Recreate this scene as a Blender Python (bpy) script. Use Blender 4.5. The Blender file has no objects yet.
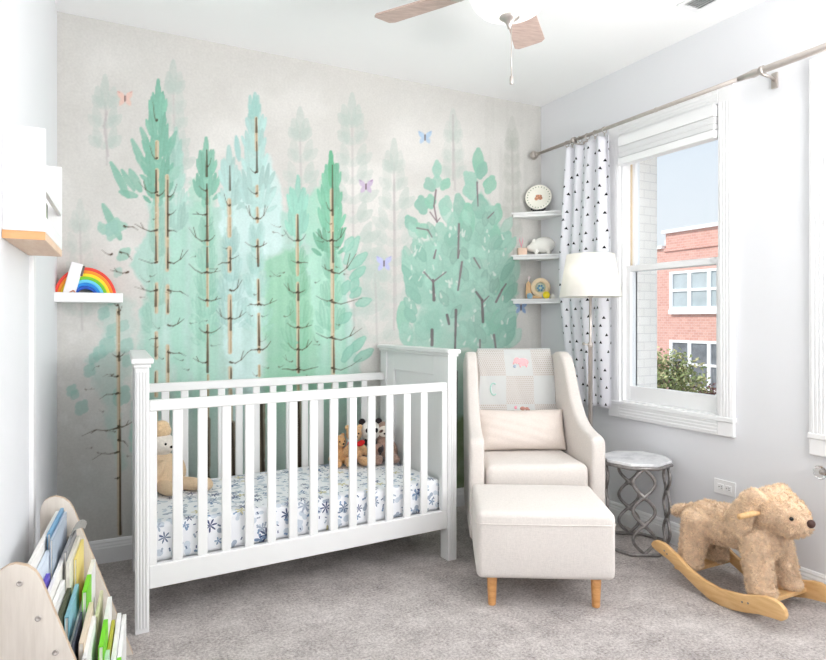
import bpy, bmesh, math, random
import numpy as np
from mathutils import Vector, Matrix, Euler
PI = math.pi
R = math.radians
scn = bpy.context.scene
COL = scn.collection

# ------------------------------------------------------------------ helpers
def lin(r, g, b, k=1.0):
    f = lambda c: (c / 255 / 12.92) if c / 255 <= 0.04045 else ((c / 255 + 0.055) / 1.055) ** 2.4
    return (min(f(r) * k, 1), min(f(g) * k, 1), min(f(b) * k, 1), 1)

class NT:
    def __init__(s, m):
        m.use_nodes = True
        s.nt = m.node_tree; s.n = s.nt.nodes; s.l = s.nt.links
        s.n.clear()
        s.out = s.n.new('ShaderNodeOutputMaterial')
        s.p = s.n.new('ShaderNodeBsdfPrincipled')
        s.l.new(s.p.outputs[0], s.out.inputs[0])
    def node(s, t, **k):
        n = s.n.new(t)
        for a, b in k.items():
            setattr(n, a, b)
        return n
    def set(s, n, i, v):
        if hasattr(v, 'is_output'):
            s.l.new(v, n.inputs[i])
        else:
            n.inputs[i].default_value = v
    def math(s, op, a, b=0.0, c=0.0, clamp=False):
        n = s.node('ShaderNodeMath', operation=op, use_clamp=clamp)
        s.set(n, 0, a); s.set(n, 1, b); s.set(n, 2, c)
        return n.outputs[0]
    def mix(s, f, a, b, blend='MIX'):
        n = s.node('ShaderNodeMix', data_type='RGBA', blend_type=blend)
        s.set(n, 0, f); s.set(n, 6, a); s.set(n, 7, b)
        return n.outputs[2]
    def coord(s, kind='Object', scale=(1, 1, 1), rot=(0, 0, 0)):
        t = s.node('ShaderNodeTexCoord')
        m = s.node('ShaderNodeMapping')
        m.inputs['Scale'].default_value = scale
        m.inputs['Rotation'].default_value = rot
        s.l.new(t.outputs[kind], m.inputs[0])
        return m.outputs[0]
    def noise(s, vec, scale, detail=3, rough=.5, out='Fac'):
        n = s.node('ShaderNodeTexNoise')
        s.l.new(vec, n.inputs['Vector'])
        n.inputs['Scale'].default_value = scale
        n.inputs['Detail'].default_value = detail
        n.inputs['Roughness'].default_value = rough
        return n.outputs[out]
    def ramp(s, f, stops):
        n = s.node('ShaderNodeValToRGB')
        e = n.color_ramp.elements
        while len(e) < len(stops):
            e.new(0.5)
        for i, (p, c) in enumerate(stops):
            e[i].position = p; e[i].color = c
        s.l.new(f, n.inputs[0])
        return n.outputs[0]
    def bump(s, h, strength=.3, dist=.002):
        n = s.node('ShaderNodeBump')
        n.inputs['Strength'].default_value = strength
        n.inputs['Distance'].default_value = dist
        s.l.new(h, n.inputs['Height'])
        s.l.new(n.outputs[0], s.p.inputs['Normal'])
    def color(s, v):
        s.set(s.p, 'Base Color', v)

def mat(name, c, rough=.5, metal=0, var=0.03, scale=20, bump=0, bscale=200, bdist=.001, spec=.5, emit=0, trans=0, sheen=0):
    m = bpy.data.materials.new(name); t = NT(m)
    v = t.coord()
    if var:
        f = t.noise(v, scale)
        a = tuple(min(x * (1 + var), 1) for x in c[:3]) + (1,)
        b = tuple(x * (1 - var) for x in c[:3]) + (1,)
        t.color(t.ramp(f, [(.3, b), (.7, a)]))
    else:
        t.color(c)
    t.p.inputs['Roughness'].default_value = rough
    t.p.inputs['Metallic'].default_value = metal
    t.p.inputs['Specular IOR Level'].default_value = spec
    if trans:
        t.p.inputs['Transmission Weight'].default_value = trans
    if sheen:
        t.p.inputs['Sheen Weight'].default_value = sheen
        t.p.inputs['Sheen Roughness'].default_value = .6
    if emit:
        t.p.inputs['Emission Color'].default_value = c
        t.p.inputs['Emission Strength'].default_value = emit
    if bump:
        t.bump(t.noise(v, bscale, 2), bump, bdist)
    return m

def wood(name, c1, c2, scale=(1, 12, 12), rough=.45, amt=6):
    m = bpy.data.materials.new(name); t = NT(m)
    v = t.coord(scale=scale)
    f = t.noise(v, amt, 5, .6)
    t.color(t.ramp(f, [(.3, c1), (.7, c2)]))
    t.p.inputs['Roughness'].default_value = rough
    t.bump(f, .08, .001)
    return m

def fabric(name, c, weave=900, var=.06, rough=.95, bump=.25, sheen=.15):
    m = bpy.data.materials.new(name); t = NT(m)
    v = t.coord()
    a = t.noise(t.coord(scale=(1, .12, 1)), weave * .6, 2)
    b = t.noise(t.coord(scale=(.12, 1, 1)), weave * .6, 2)
    z = t.noise(t.coord(scale=(1, 1, .12)), weave * .6, 2)
    h = t.math('MULTIPLY', t.math('ADD', t.math('ADD', a, b), z), .333)
    d = tuple(x * (1 - var * 2) for x in c[:3]) + (1,)
    e = tuple(min(1, x * (1 + var)) for x in c[:3]) + (1,)
    t.color(t.ramp(h, [(.36, d), (.6, e)]))
    t.p.inputs['Roughness'].default_value = rough
    t.p.inputs['Specular IOR Level'].default_value = .2
    t.p.inputs['Sheen Weight'].default_value = sheen
    t.bump(h, bump, .0015)
    return m

def plush(name, c, var=.22, scale=70, bump=.9, dist=.006):
    m = bpy.data.materials.new(name); t = NT(m)
    v = t.coord()
    f = t.noise(v, scale, 5, .65)
    d = tuple(x * (1 - var) for x in c[:3]) + (1,)
    e = tuple(min(1, x * (1 + var)) for x in c[:3]) + (1,)
    t.color(t.ramp(f, [(.35, d), (.65, e)]))
    t.p.inputs['Roughness'].default_value = 1
    t.p.inputs['Specular IOR Level'].default_value = .1
    t.p.inputs['Sheen Weight'].default_value = .3
    t.bump(f, bump, dist)
    return m

I4 = Matrix.Identity(4)
def TR(loc=(0, 0, 0), rot=(0, 0, 0)):
    return Matrix.Translation(loc) @ Euler(rot).to_matrix().to_4x4()

def join(bm, tmp, M=None):
    if M is not None:
        tmp.transform(M)
    me = bpy.data.meshes.new('tmp')
    tmp.to_mesh(me); tmp.free()
    bm.from_mesh(me)
    bpy.data.meshes.remove(me)

def add_box(bm, lo, hi, bev=0, seg=2, M=None, mi=0):
    t = bmesh.new()
    bmesh.ops.create_cube(t, size=1)
    sx, sy, sz = (hi[i] - lo[i] for i in range(3))
    for v in t.verts:
        v.co = Vector((lo[0] + (v.co.x + .5) * sx, lo[1] + (v.co.y + .5) * sy, lo[2] + (v.co.z + .5) * sz))
    if bev:
        bmesh.ops.bevel(t, geom=list(t.edges), offset=min(bev, abs(sx) * .49, abs(sy) * .49, abs(sz) * .49), segments=seg, affect='EDGES', profile=.5)
    for f in t.faces: f.material_index = mi
    join(bm, t, M)

def add_prism(bm, poly, h, M=None, bev=0, seg=2, mi=0):
    """polygon in XY extruded along +Z by h"""
    t = bmesh.new()
    vs = [t.verts.new((p[0], p[1], 0)) for p in poly]
    f = t.faces.new(vs)
    r = bmesh.ops.extrude_face_region(t, geom=[f])
    for e in r['geom']:
        if isinstance(e, bmesh.types.BMVert): e.co.z += h
    bmesh.ops.recalc_face_normals(t, faces=list(t.faces))
    if bev:
        bmesh.ops.bevel(t, geom=[e for e in t.edges], offset=bev, segments=seg, affect='EDGES', profile=.5)
    for f in t.faces: f.material_index = mi
    join(bm, t, M)

def add_tube(bm, pts, r, n=10, closed=False, mi=0, M=None, flat=1.0):
    t = bmesh.new()
    P = [Vector(p) for p in pts]; N = len(P)
    rr = r if isinstance(r, (list, tuple)) else [r] * N
    rings = []
    up = None
    for i in range(N):
        a = P[(i - 1) % N] if (closed or i > 0) else P[i]
        b = P[(i + 1) % N] if (closed or i < N - 1) else P[i]
        d = (b - a).normalized()
        if up is None:
            up = Vector((0, 0, 1)) if abs(d.z) < .9 else Vector((1, 0, 0))
        x = d.cross(up).normalized(); y = x.cross(d).normalized(); up = y
        rings.append([t.verts.new(P[i] + (x * math.cos(2 * PI * k / n) + y * flat * math.sin(2 * PI * k / n)) * rr[i]) for k in range(n)])
    for i in range(N if closed else N - 1):
        A = rings[i]; B = rings[(i + 1) % N]
        for k in range(n):
            t.faces.new((A[k], A[(k + 1) % n], B[(k + 1) % n], B[k]))
    if not closed:
        t.faces.new(list(reversed(rings[0]))); t.faces.new(rings[-1])
    bmesh.ops.recalc_face_normals(t, faces=list(t.faces))
    for f in t.faces: f.material_index = mi; f.smooth = True
    join(bm, t, M)

def add_lathe(bm, prof, n=32, M=None, mi=0):
    t = bmesh.new(); rings = []
    for (r, z) in prof:
        if r < 1e-6:
            rings.append([t.verts.new((0, 0, z))])
        else:
            rings.append([t.verts.new((r * math.cos(2 * PI * k / n), r * math.sin(2 * PI * k / n), z)) for k in range(n)])
    for A, B in zip(rings[:-1], rings[1:]):
        for k in range(n):
            q = (k + 1) % n
            if len(A) == 1 and len(B) == 1: continue
            if len(A) == 1: t.faces.new((A[0], B[q], B[k]))
            elif len(B) == 1: t.faces.new((A[k], A[q], B[0]))
            else: t.faces.new((A[k], A[q], B[q], B[k]))
    bmesh.ops.recalc_face_normals(t, faces=list(t.faces))
    for f in t.faces: f.material_index = mi; f.smooth = True
    join(bm, t, M)

def add_ell(bm, c, rad, rot=(0, 0, 0), u=20, v=14, mi=0):
    t = bmesh.new()
    bmesh.ops.create_uvsphere(t, u_segments=u, v_segments=v, radius=1)
    for f in t.faces: f.smooth = True; f.material_index = mi
    rad = rad if isinstance(rad, (tuple, list)) else (rad,) * 3
    join(bm, t, Matrix.Translation(c) @ Euler(rot).to_matrix().to_4x4() @ Matrix.Diagonal((*rad, 1)))

def add_cushion(bm, size, e=.35, nu=40, nv=24, M=None, pinch=0):
    """superellipsoid cushion of full size (sx,sy,sz) centred on 0"""
    t = bmesh.new()
    sg = lambda a, p: math.copysign(abs(a) ** p, a)
    rings = []
    for j in range(nv + 1):
        ph = -PI / 2 + PI * j / nv
        ring = []
        for i in range(nu):
            th = 2 * PI * i / nu
            x = sg(math.cos(ph), e) * sg(math.cos(th), e)
            y = sg(math.cos(ph), e) * sg(math.sin(th), e)
            z = sg(math.sin(ph), e)
            if pinch:
                k = 1 + pinch * (abs(x * y) ** 2)
                z *= 1 - .75 * max(abs(x), abs(y)) ** 6
                x *= k; y *= k
            ring.append(t.verts.new((x * size[0] / 2, y * size[1] / 2, z * size[2] / 2)))
        rings.append(ring)
    for A, B in zip(rings[:-1], rings[1:]):
        for i in range(nu):
            t.faces.new((A[i], A[(i + 1) % nu], B[(i + 1) % nu], B[i]))
    bmesh.ops.remove_doubles(t, verts=list(t.verts), dist=1e-5)
    bmesh.ops.recalc_face_normals(t, faces=list(t.faces))
    for f in t.faces: f.smooth = True
    join(bm, t, M)

def obj(name, bm, m, parent=None, smooth=None, loc=None, rot=None, label=None):
    me = bpy.data.meshes.new(name)
    bm.to_mesh(me); bm.free()
    for x in (m if isinstance(m, (list, tuple)) else [m]):
        me.materials.append(x)
    if smooth is not None:
        for p in me.polygons: p.use_smooth = True
        me.set_sharp_from_angle(angle=R(smooth))
    o = bpy.data.objects.new(name, me); COL.objects.link(o)
    if parent: o.parent = parent
    if loc: o.location = loc
    if rot: o.rotation_euler = rot
    if label: o['label'] = label
    return o

def tag(o, label, cat, group=None):
    o['label'] = label; o['category'] = cat
    if group: o['group'] = group
    return o

def thing(name, label, cat, loc=(0, 0, 0), rotz=0, group=None):
    o = bpy.data.objects.new(name, None); COL.objects.link(o)
    o.empty_display_size = .05
    o.location = loc; o.rotation_euler = (0, 0, rotz)
    return tag(o, label, cat, group)

def struct(name, bm, m, parent=None, smooth=None):
    o = obj(name, bm, m, parent, smooth)
    if parent is None: o['kind'] = 'structure'
    return o

def copy_tree(o, parent=None):
    c = o.copy(); COL.objects.link(c); c.parent = parent
    for ch in list(o.children): copy_tree(ch, c)
    return c

def blend(name, ells, m, parent=None, voxel=.006, smooth=4, loc=None, rot=None, disp=None):
    """ellipsoids melted into one continuous surface"""
    bm = bmesh.new()
    for e in ells:
        add_ell(bm, *e)
    o = obj(name, bm, m, parent, loc=loc, rot=rot)
    r = o.modifiers.new('r', 'REMESH'); r.mode = 'VOXEL'; r.voxel_size = voxel; r.use_smooth_shade = True
    s = o.modifiers.new('s', 'SMOOTH'); s.factor = .5; s.iterations = smooth
    if disp:
        tx = bpy.data.textures.new(name + 't', 'CLOUDS'); tx.noise_scale = disp[1]; tx.noise_depth = 3
        d = o.modifiers.new('d', 'DISPLACE'); d.texture = tx; d.strength = disp[0]; d.mid_level = .5
    dg = bpy.context.evaluated_depsgraph_get()
    me = bpy.data.meshes.new_from_object(o.evaluated_get(dg))
    for p in me.polygons: p.use_smooth = True
    old = o.data; o.modifiers.clear(); o.data = me; me.name = name
    bpy.data.meshes.remove(old)
    return o

# ------------------------------------------------------------------ camera
CAMZ = 1.18; YAW = R(27.3)
cam = bpy.data.cameras.new('camera'); co = bpy.data.objects.new('camera', cam); COL.objects.link(co)
co.location = (0, 0, CAMZ); co.rotation_euler = (PI / 2, 0, -YAW)
cam.sensor_width = 36; cam.lens = 624 / 826 * 36; cam.shift_y = -10 / 826; cam.clip_start = .02
scn.camera = co
def cq(q, d, z=0):   # a floor position given as (sideways, forward) of the viewing direction
    return (d * math.sin(YAW) + q * math.cos(YAW), d * math.cos(YAW) - q * math.sin(YAW), z)

# ------------------------------------------------------------------ materials
W = .86
M_ = {}
M_['wall'] = mat('wall_paint', lin(228, 229, 232), .7, var=.006, scale=3, bump=.05, bscale=300)
M_['ceil'] = mat('ceiling_paint', (.93, .932, .935, 1), .8, var=.004, scale=3)
M_['trim'] = mat('trim_paint', (.87, .875, .88, 1), .4, var=.006, scale=5)
M_['crib'] = mat('crib_paint', (.81, .81, .805, 1), .35, var=.008, scale=6)
M_['shelfwhite'] = mat('shelf_white', (.87, .87, .87, 1), .4, var=.006, scale=6)
M_['linen'] = fabric('linen', lin(220, 213, 207), 700, .05)
M_['linen2'] = fabric('linen_pillow', lin(222, 211, 203), 800, .05)
M_['nickel'] = mat('brushed_nickel', lin(196, 188, 182), .35, .85, .05, 40)
M_['iron'] = mat('iron', lin(150, 146, 144), .4, .6, .25, 60, .3, 120)
M_['black'] = mat('black', lin(25, 25, 27), .5, var=.1)
M_['bwood'] = wood('birch', lin(214, 204, 192), lin(226, 217, 206), (14, 14, 1.2), .5)
M_['bedge'] = wood('birch_edge', lin(196, 170, 145), lin(210, 188, 165), (14, 14, 1.2), .5)
M_['oak'] = wood('beech', lin(214, 150, 88), lin(236, 178, 118), (2, 16, 16), .4)
M_['shelfwood'] = wood('pale_wood', lin(226, 190, 160), lin(238, 208, 182), (12, 1.5, 12), .45)
M_['shelfedge'] = wood('pale_wood_edge', lin(214, 158, 106), lin(226, 174, 124), (3, 12, 12), .45)
M_['rocker'] = wood('rocker_wood', lin(214, 168, 110), lin(232, 192, 138), (2, 14, 14), .4)
M_['glass'] = None
def glassy():
    m = bpy.data.materials.new('window_glass'); t = NT(m)
    tr = t.node('ShaderNodeBsdfTransparent'); gl = t.node('ShaderNodeBsdfGlossy'); gl.inputs['Roughness'].default_value = .02
    fr = t.node('ShaderNodeLayerWeight'); fr.inputs[0].default_value = .5; pw = t.math('ADD', .02, t.math('MULTIPLY', t.math('POWER', fr.outputs['Facing'], 5.0), .5))
    mx = t.node('ShaderNodeMixShader')
    t.l.new(pw, mx.inputs[0]); t.l.new(tr.outputs[0], mx.inputs[1]); t.l.new(gl.outputs[0], mx.inputs[2])
    t.l.new(mx.outputs[0], t.out.inputs[0])
    tr.inputs[0].default_value = (.97, .98, .98, 1)
    return m
M_['glass'] = glassy()

# ------------------------------------------------------------------ mural painter
XL, XR, YB, ZC = -.142, 2.735, 3.39, 2.637
def paint_mural():
    nx, nz = 640, 586
    xs = np.linspace(XL - .02, XR + .02, nx); zs = np.linspace(0, ZC + .01, nz)
    s, c = math.sin(YAW), math.cos(YAW)
    # mural shapes use image pixels (a,b), projected from this camera onto the wall
    d = xs * s + YB * c; q = xs * c - YB * s
    A = 413 + 624 * q / d
    A2 = np.repeat(A[None, :], nz, 0)
    B2 = 320 - 624 * (zs[:, None] - CAMZ) / d[None, :]
    rng = np.random.default_rng(4)
    tabs = [rng.random((128, 128)) for _ in range(8)]
    def vn(x, y, k):
        T = tabs[k % 8]
        xi = np.floor(x).astype(int); yi = np.floor(y).astype(int)
        fx = x - xi; fy = y - yi
        fx = fx * fx * (3 - 2 * fx); fy = fy * fy * (3 - 2 * fy)
        g = lambda a, b: T[b % 128, a % 128]
        return (g(xi, yi) * (1 - fx) + g(xi + 1, yi) * fx) * (1 - fy) + (g(xi, yi + 1) * (1 - fx) + g(xi + 1, yi + 1) * fx) * fy
    def fbm(x, y, k, o=4):
        t = 0; a = .5
        for i in range(o):
            t = t + a * (vn(x * 2 ** i, y * 2 ** i, k + i) - .5); a *= .55
        return t
    N1 = fbm(A2 / 45, B2 / 45, 0); N2 = fbm(A2 / 12, B2 / 12, 2); N3 = fbm(A2 / 70 + 9, B2 / 90 + 5, 4); N4 = fbm(A2 / 5, B2 / 5, 1, 2)
    C = np.empty((nz, nx, 3)); C[:] = np.array((212, 210, 205.))
    C += (N1 * 16 + N3 * 14)[..., None] * np.array((1, 1, 1.05))
    def over(al, col):
        al = np.clip(al, 0, 1)[..., None]
        C[...] = C * (1 - al) + np.array(col, float) * al
    def sm(x, a, b):
        t = np.clip((x - a) / (b - a), 0, 1); return t * t * (3 - 2 * t)
    # soft clouds of the background paper
    over(.35 * sm(N1 + N3, .0, .35), (228, 226, 222))
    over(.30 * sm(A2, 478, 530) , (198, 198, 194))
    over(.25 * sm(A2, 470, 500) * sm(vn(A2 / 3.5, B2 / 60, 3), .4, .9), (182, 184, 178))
    over(.55 * sm(B2 - (A2 - 57) * .2, 75, 15) * sm(N3 + N1, -.3, .25), (196, 195, 190))
    over(.35 * sm(B2, 290, 350) * sm(A2, 135, 70) * sm(N2 + N1, -.05, .3), (232, 231, 229))
    over(.35 * sm(B2, 400, 470) * sm(N1, -.2, .3), (192, 197, 192))
    def cols(a0, a1, b0, b1):
        i0 = np.searchsorted(A, a0 - 2); i1 = np.searchsorted(A, a1 + 2)
        i1 = max(i1, i0 + 1)
        dm = d[max(i0 - 1, 0)], d[min(i1, nx - 1)]
        zt = max(CAMZ + (320 - b0 + 3) * x / 624 for x in dm); zb = min(CAMZ + (320 - b1 - 3) * x / 624 for x in dm)
        j0 = np.searchsorted(zs, zb); j1 = np.searchsorted(zs, zt)
        return slice(max(j0, 0), min(j1 + 1, nz)), slice(max(i0, 0), min(i1 + 1, nx))
    def put(sl, al, col):
        al = np.clip(al, 0, 1)[..., None]
        C[sl] = C[sl] * (1 - al) + np.array(col, float) * al
    def stroke(p0, p1, r0, r1, col, a=1., leaf=False, soft=.8, grain=.25, rim=0):
        x0, y0 = p0; x1, y1 = p1; rm = max(r0, r1) + 1.5
        sl = cols(min(x0, x1) - rm, max(x0, x1) + rm, min(y0, y1) - rm, max(y0, y1) + rm)
        X = A2[sl]; Y = B2[sl]
        if X.size == 0: return
        dx, dy = x1 - x0, y1 - y0; L = dx * dx + dy * dy + 1e-6
        t = np.clip(((X - x0) * dx + (Y - y0) * dy) / L, 0, 1)
        dd = np.hypot(X - x0 - t * dx, Y - y0 - t * dy)
        r = r0 + (r1 - r0) * t
        if leaf: r = r0 * (.35 + .65 * np.sin(PI * np.clip(t * .9 + .08, 0, 1)) ** .7)
        r = r + N4[sl] * min(1.6, r0 * .5)
        al = sm(r - dd, -soft * .5, soft * .7) * a * (1 - grain + grain * 2 * (N2[sl] + .5))
        put(sl, al, col)
        if rim:
            put(sl, rim * sm(1.1 - np.abs(r - dd - .8), 0, 1), tuple(v * .8 for v in col))
    def line(pts, r, col, a=1., r1=None):
        n = len(pts) - 1
        for i in range(n):
            ra = r + ((r1 if r1 is not None else r) - r) * i / n; rb = r + ((r1 if r1 is not None else r) - r) * (i + 1) / n
            stroke(pts[i], pts[i + 1], ra, rb, col, a, grain=.1)
    def wash(poly, col, a=1., soft=5, warp=10, tex=.6):
        P = np.array(poly, float)
        sl = cols(P[:, 0].min() - 14, P[:, 0].max() + 14, P[:, 1].min() - 14, P[:, 1].max() + 14)
        X = A2[sl] + N2[sl] * warp + N1[sl] * warp; Y = B2[sl] + N3[sl] * warp + N2[sl] * warp
        ins = np.zeros(X.shape, bool); md = np.full(X.shape, 1e9)
        for (xa, ya), (xb, yb) in zip(P, np.roll(P, -1, 0)):
            cr = ((ya > Y) != (yb > Y)) & (X < (xb - xa) * (Y - ya) / (yb - ya + 1e-9) + xa)
            ins ^= cr
            dx, dy = xb - xa, yb - ya; L = dx * dx + dy * dy + 1e-6
            t = np.clip(((X - xa) * dx + (Y - ya) * dy) / L, 0, 1)
            md = np.minimum(md, np.hypot(X - xa - t * dx, Y - ya - t * dy))
        sd = np.where(ins, md, -md)
        put(sl, sm(sd, -soft * .3, soft) * a * (1 - tex + tex * 2 * (N1[sl] * .7 + N2[sl] * .6 + .5)), col)
    rnd = random.Random(11)
    def ghost(x, yt, yb, w, col=(182, 196, 188), a=.55, stem=(180, 174, 173)):
        line([(x, yt + 24), (x + 1, (yt + yb) / 2), (x + 2, yb)], 1.1, stem, .4)
        stroke((x, yt + 28), (x, yt), 4.5, 3, col, a, True)
        y = yt + 30
        while y < yb:
            f = ((y - yt) / (yb - yt)) ** .55
            for sd in (-1, 1):
                L = w * f * rnd.uniform(.7, 1.1); q = a * rnd.uniform(.55, 1)
                stroke((x + sd * 2, y), (x + sd * L * .6, y - 6), 4, 4.5, col, q * .7)
                stroke((x + sd * L * .4, y - 2), (x + sd * L * .7, y - 18), 4.6, 4, col, q, True)
                stroke((x + sd * L * .5, y), (x + sd * L * 1.05, y - 9), 5, 4, col, q, True)
            y += rnd.uniform(16, 22)
    # pale trees behind
    ghost(105, 76, 165, 22); ghost(173, 61, 190, 20, a=.55); ghost(300, 108, 260, 26, a=.5)
    ghost(352, 94, 330, 34, a=.55); ghost(394, 140, 320, 30, a=.45); ghost(453, 110, 190, 12, a=.3)
    ghost(512, 118, 300, 12, (178, 182, 174), .3, (170, 160, 158)); ghost(80, 200, 330, 22, a=.3); ghost(375, 250, 345, 26, a=.4)
    # wide washes between the trunks
    wash([(131, 500), (133, 360), (137, 312), (148, 300), (130, 268), (143, 238), (150, 205), (160, 190), (176, 205), (190, 196), (214, 208), (240, 205), (262, 200), (292, 214), (306, 228), (326, 215), (342, 250), (350, 300), (360, 385), (366, 500)], (174, 209, 197), .95, 4)
    wash([(96, 300), (112, 285), (132, 300), (136, 345), (124, 420), (132, 470), (112, 470), (100, 400), (84, 372), (100, 340)], (178, 206, 196), .55, 8, 22)
    wash([(222, 205), (240, 165), (268, 150), (284, 196), (284, 250), (258, 262), (260, 330), (262, 420), (244, 480), (226, 480), (222, 330)], (197, 223, 219), .95, 4)
    wash([(262, 262), (284, 250), (302, 252), (318, 300), (322, 420), (304, 480), (262, 480)], (148, 200, 170), .9, 5)
    wash([(300, 215), (318, 180), (330, 170), (342, 250), (346, 330), (350, 480), (318, 480), (312, 300)], (164, 212, 190), .85, 4)
    wash([(190, 190), (205, 170), (217, 200), (219, 360), (216, 480), (190, 480)], (164, 210, 190), .6, 4)
    wash([(140, 300), (152, 280), (156, 400), (154, 480), (136, 480)], (158, 206, 188), .6, 5)
    wash([(170, 240), (178, 210), (188, 230), (188, 420), (172, 420)], (158, 208, 188), .6, 5)
    over(.72 * sm(B2, 375, 450) * sm(A2, 125, 150) * sm(A2, 440, 380) * (.7 + sm(N1 + N2, -.35, .2) * .3), (182, 196, 190))
    def conifer(x, yt, yb, w, col, a=.9, lw=2.45, step=19, p=.6):
        lf = lambda p0, p1, r, k=1.: stroke(p0, p1, r, r * .7, tuple(min(255, v * k) for v in col), a, True, rim=.10)
        lf((x, yt + 32), (x, yt), 3.4)
        lf((x - 1, yt + 32), (x - 5, yt + 13), 2.6, 1.03); lf((x + 1, yt + 32), (x + 5, yt + 12), 2.6, .97)
        y = yt + 40
        while y < yb:
            f = ((y - yt) / (yb - yt)) ** p
            stroke((x, y - 10), (x, y + 6), 3, 3 + 2 * f, tuple(min(255, v * 1.04) for v in col), a * .85)
            for sd in (-1, 1):
                L = max(6, w * f * rnd.uniform(.75, 1.15)); k = rnd.uniform(.95, 1.06); j = rnd.uniform(-3, 3)
                stroke((x, y + j), (x + sd * L * .6, y - 4 + j), 3.2, 2.6, tuple(min(255, v * k) for v in col), a * .9)
                lf((x + sd * L * .25, y + j), (x + sd * L * .42, y - 23 + j), lw * 1.05, k)
                lf((x + sd * L * .5, y - 1 + j), (x + sd * L * .72, y - 25 * rnd.uniform(.8, 1.1) + j), lw, k * .98)
                lf((x + sd * L * .65, y - 3 + j), (x + sd * L * 1.02, y - 18 * rnd.uniform(.8, 1.2) + j), lw * .95, k * 1.02)
                if L > 13: lf((x + sd * L * .6, y + 4 + j), (x + sd * L * 1.08, y - 2 + j), lw * .9, k)
            y += step * rnd.uniform(.85, 1.15)
    G1 = (126, 182, 160); G2 = (164, 202, 190); G3 = (154, 198, 181); G4 = (172, 206, 200)
    conifer(176, 128, 232, 11, G2, .75); conifer(158, 80, 200, 17, G1, .95)
    for p0, p1, w in [((128, 196), (111, 163), 4), ((134, 190), (122, 170), 3), ((140, 190), (130, 170), 4.5), ((136, 196), (120, 192), 4), ((170, 180), (178, 168), 5), ((120, 238), (103, 205), 4.5), ((116, 222), (110, 238), 8), ((124, 226), (108, 226), 6), ((120, 258), (128, 250), 6), ((104, 232), (100, 224), 5), ((146, 172), (132, 140), 4), ((150, 150), (141, 128), 3.2), ((166, 158), (176, 132), 3.4)]:
        stroke(p0, p1, w, w * .8, G1 if w < 5 else G3, .8, True)
    conifer(206, 138, 216, 17, (132, 188, 166), .92); conifer(229, 146, 226, 15, G4, .9); conifer(255, 93, 222, 21, G4, .95)
    for xx in (251, 254, 257): stroke((xx, 118), (xx + (xx - 254) * .3, 96), 2.6, 2.2, (152, 198, 190), .75, True)
    stroke((239, 160), (236, 136), 3, 3, (150, 200, 195), .8, True)
    conifer(298, 176, 250, 13, (148, 202, 184), .9); conifer(331, 152, 266, 18, (120, 184, 154), .95)
    stroke((331, 185), (331, 152), 3, 2.6, (100, 176, 136), .85, True)
    for p0, p1 in [((346, 262), (358, 238)), ((350, 268), (366, 254)), ((346, 250), (352, 238)), ((352, 278), (364, 268)), ((344, 292), (348, 282)), ((352, 296), (360, 289)), ((358, 304), (370, 300)), ((340, 322), (350, 314)), ((352, 290), (357, 278)), ((350, 352), (364, 338)), ((344, 360), (352, 346)), ((356, 360), (372, 350))]:
        stroke(p0, p1, 5, 4, (146, 200, 180), .8, True, rim=.2)
    for xx, ya, yb, cc in [(158, 190, 330, G3), (207, 205, 340, (136, 190, 168)), (230, 215, 330, (160, 200, 194)), (256, 210, 330, (160, 202, 194)), (298, 235, 350, (128, 188, 154)), (331, 240, 350, (130, 190, 162))]:
        conifer(xx, ya, yb, 15, cc, .3, 3, 24)
    bl_ = sm(A2, 128, 150) * sm(A2, 372, 352) * sm(B2, 205, 260) * sm(B2, 520, 480)
    C[...] += (bl_ * ((vn(A2 / 5, B2 / 110, 2) - .5) * 13 + N1 * 26 + N2 * 10))[..., None] * np.array((1.15, .75, .9))
    over(.45 * sm(B2, 385, 450) * sm(A2, 125, 150) * sm(A2, 440, 380), (184, 196, 191))
    # the small tree at the left
    for cx, cy, r in [(112, 228, 9), (108, 345, 11), (100, 352, 9), (90, 370, 8), (94, 358, 7), (113, 330, 9), (127, 345, 9), (124, 325, 7), (72, 390, 7), (82, 407, 9), (75, 394, 6), (118, 272, 6), (104, 313, 8), (122, 395, 12), (112, 300, 6), (128, 360, 8)]:
        stroke((cx - r * .3, cy + r * .5), (cx + r * .3, cy - r * .5), r * .8, r * .6, (150, 194, 182), .6, True)
    # right-hand group of rounder trees
    K1 = (156, 199, 182); K2 = (138, 186, 168); K3 = (170, 208, 192)
    wash([(404, 350), (407, 326), (414, 304), (406, 288), (403, 262), (416, 250), (424, 240), (446, 236), (456, 216), (470, 214), (484, 190), (498, 216), (504, 238), (514, 268), (518, 290), (504, 300), (513, 326), (512, 352)], K1, .95, 4, 12)
    lobes = [(437, 176, 437, 162, 5), (432, 188, 428, 180, 7), (443, 188, 448, 180, 5), (437, 185, 437, 176, 5), (423, 210, 421, 198, 8), (431, 206, 430, 196, 6), (444, 212, 447, 198, 7), (414, 228, 408, 218, 7), (426, 234, 418, 226, 8), (440, 240, 440, 226, 10), (450, 246, 454, 230, 8),
             (478, 172, 478, 150, 6), (474, 182, 466, 174, 7), (480, 176, 484, 164, 6), (488, 190, 492, 178, 7), (472, 196, 468, 184, 8), (480, 214, 480, 198, 9), (494, 222, 498, 206, 7), (496, 216, 488, 208, 7), (462, 224, 458, 196, 7), (466, 238, 468, 206, 8), (452, 232, 454, 214, 6),
             (500, 246, 508, 234, 8), (494, 240, 496, 228, 6), (508, 284, 516, 262, 8), (504, 280, 512, 258, 5), (498, 290, 510, 284, 9), (500, 316, 512, 306, 12), (500, 338, 512, 326, 11), (488, 330, 496, 312, 10), (410, 282, 404, 252, 5), (416, 300, 406, 270, 6), (403, 330, 403, 304, 7), (408, 345, 404, 325, 7), (420, 280, 412, 262, 8)]
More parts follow.
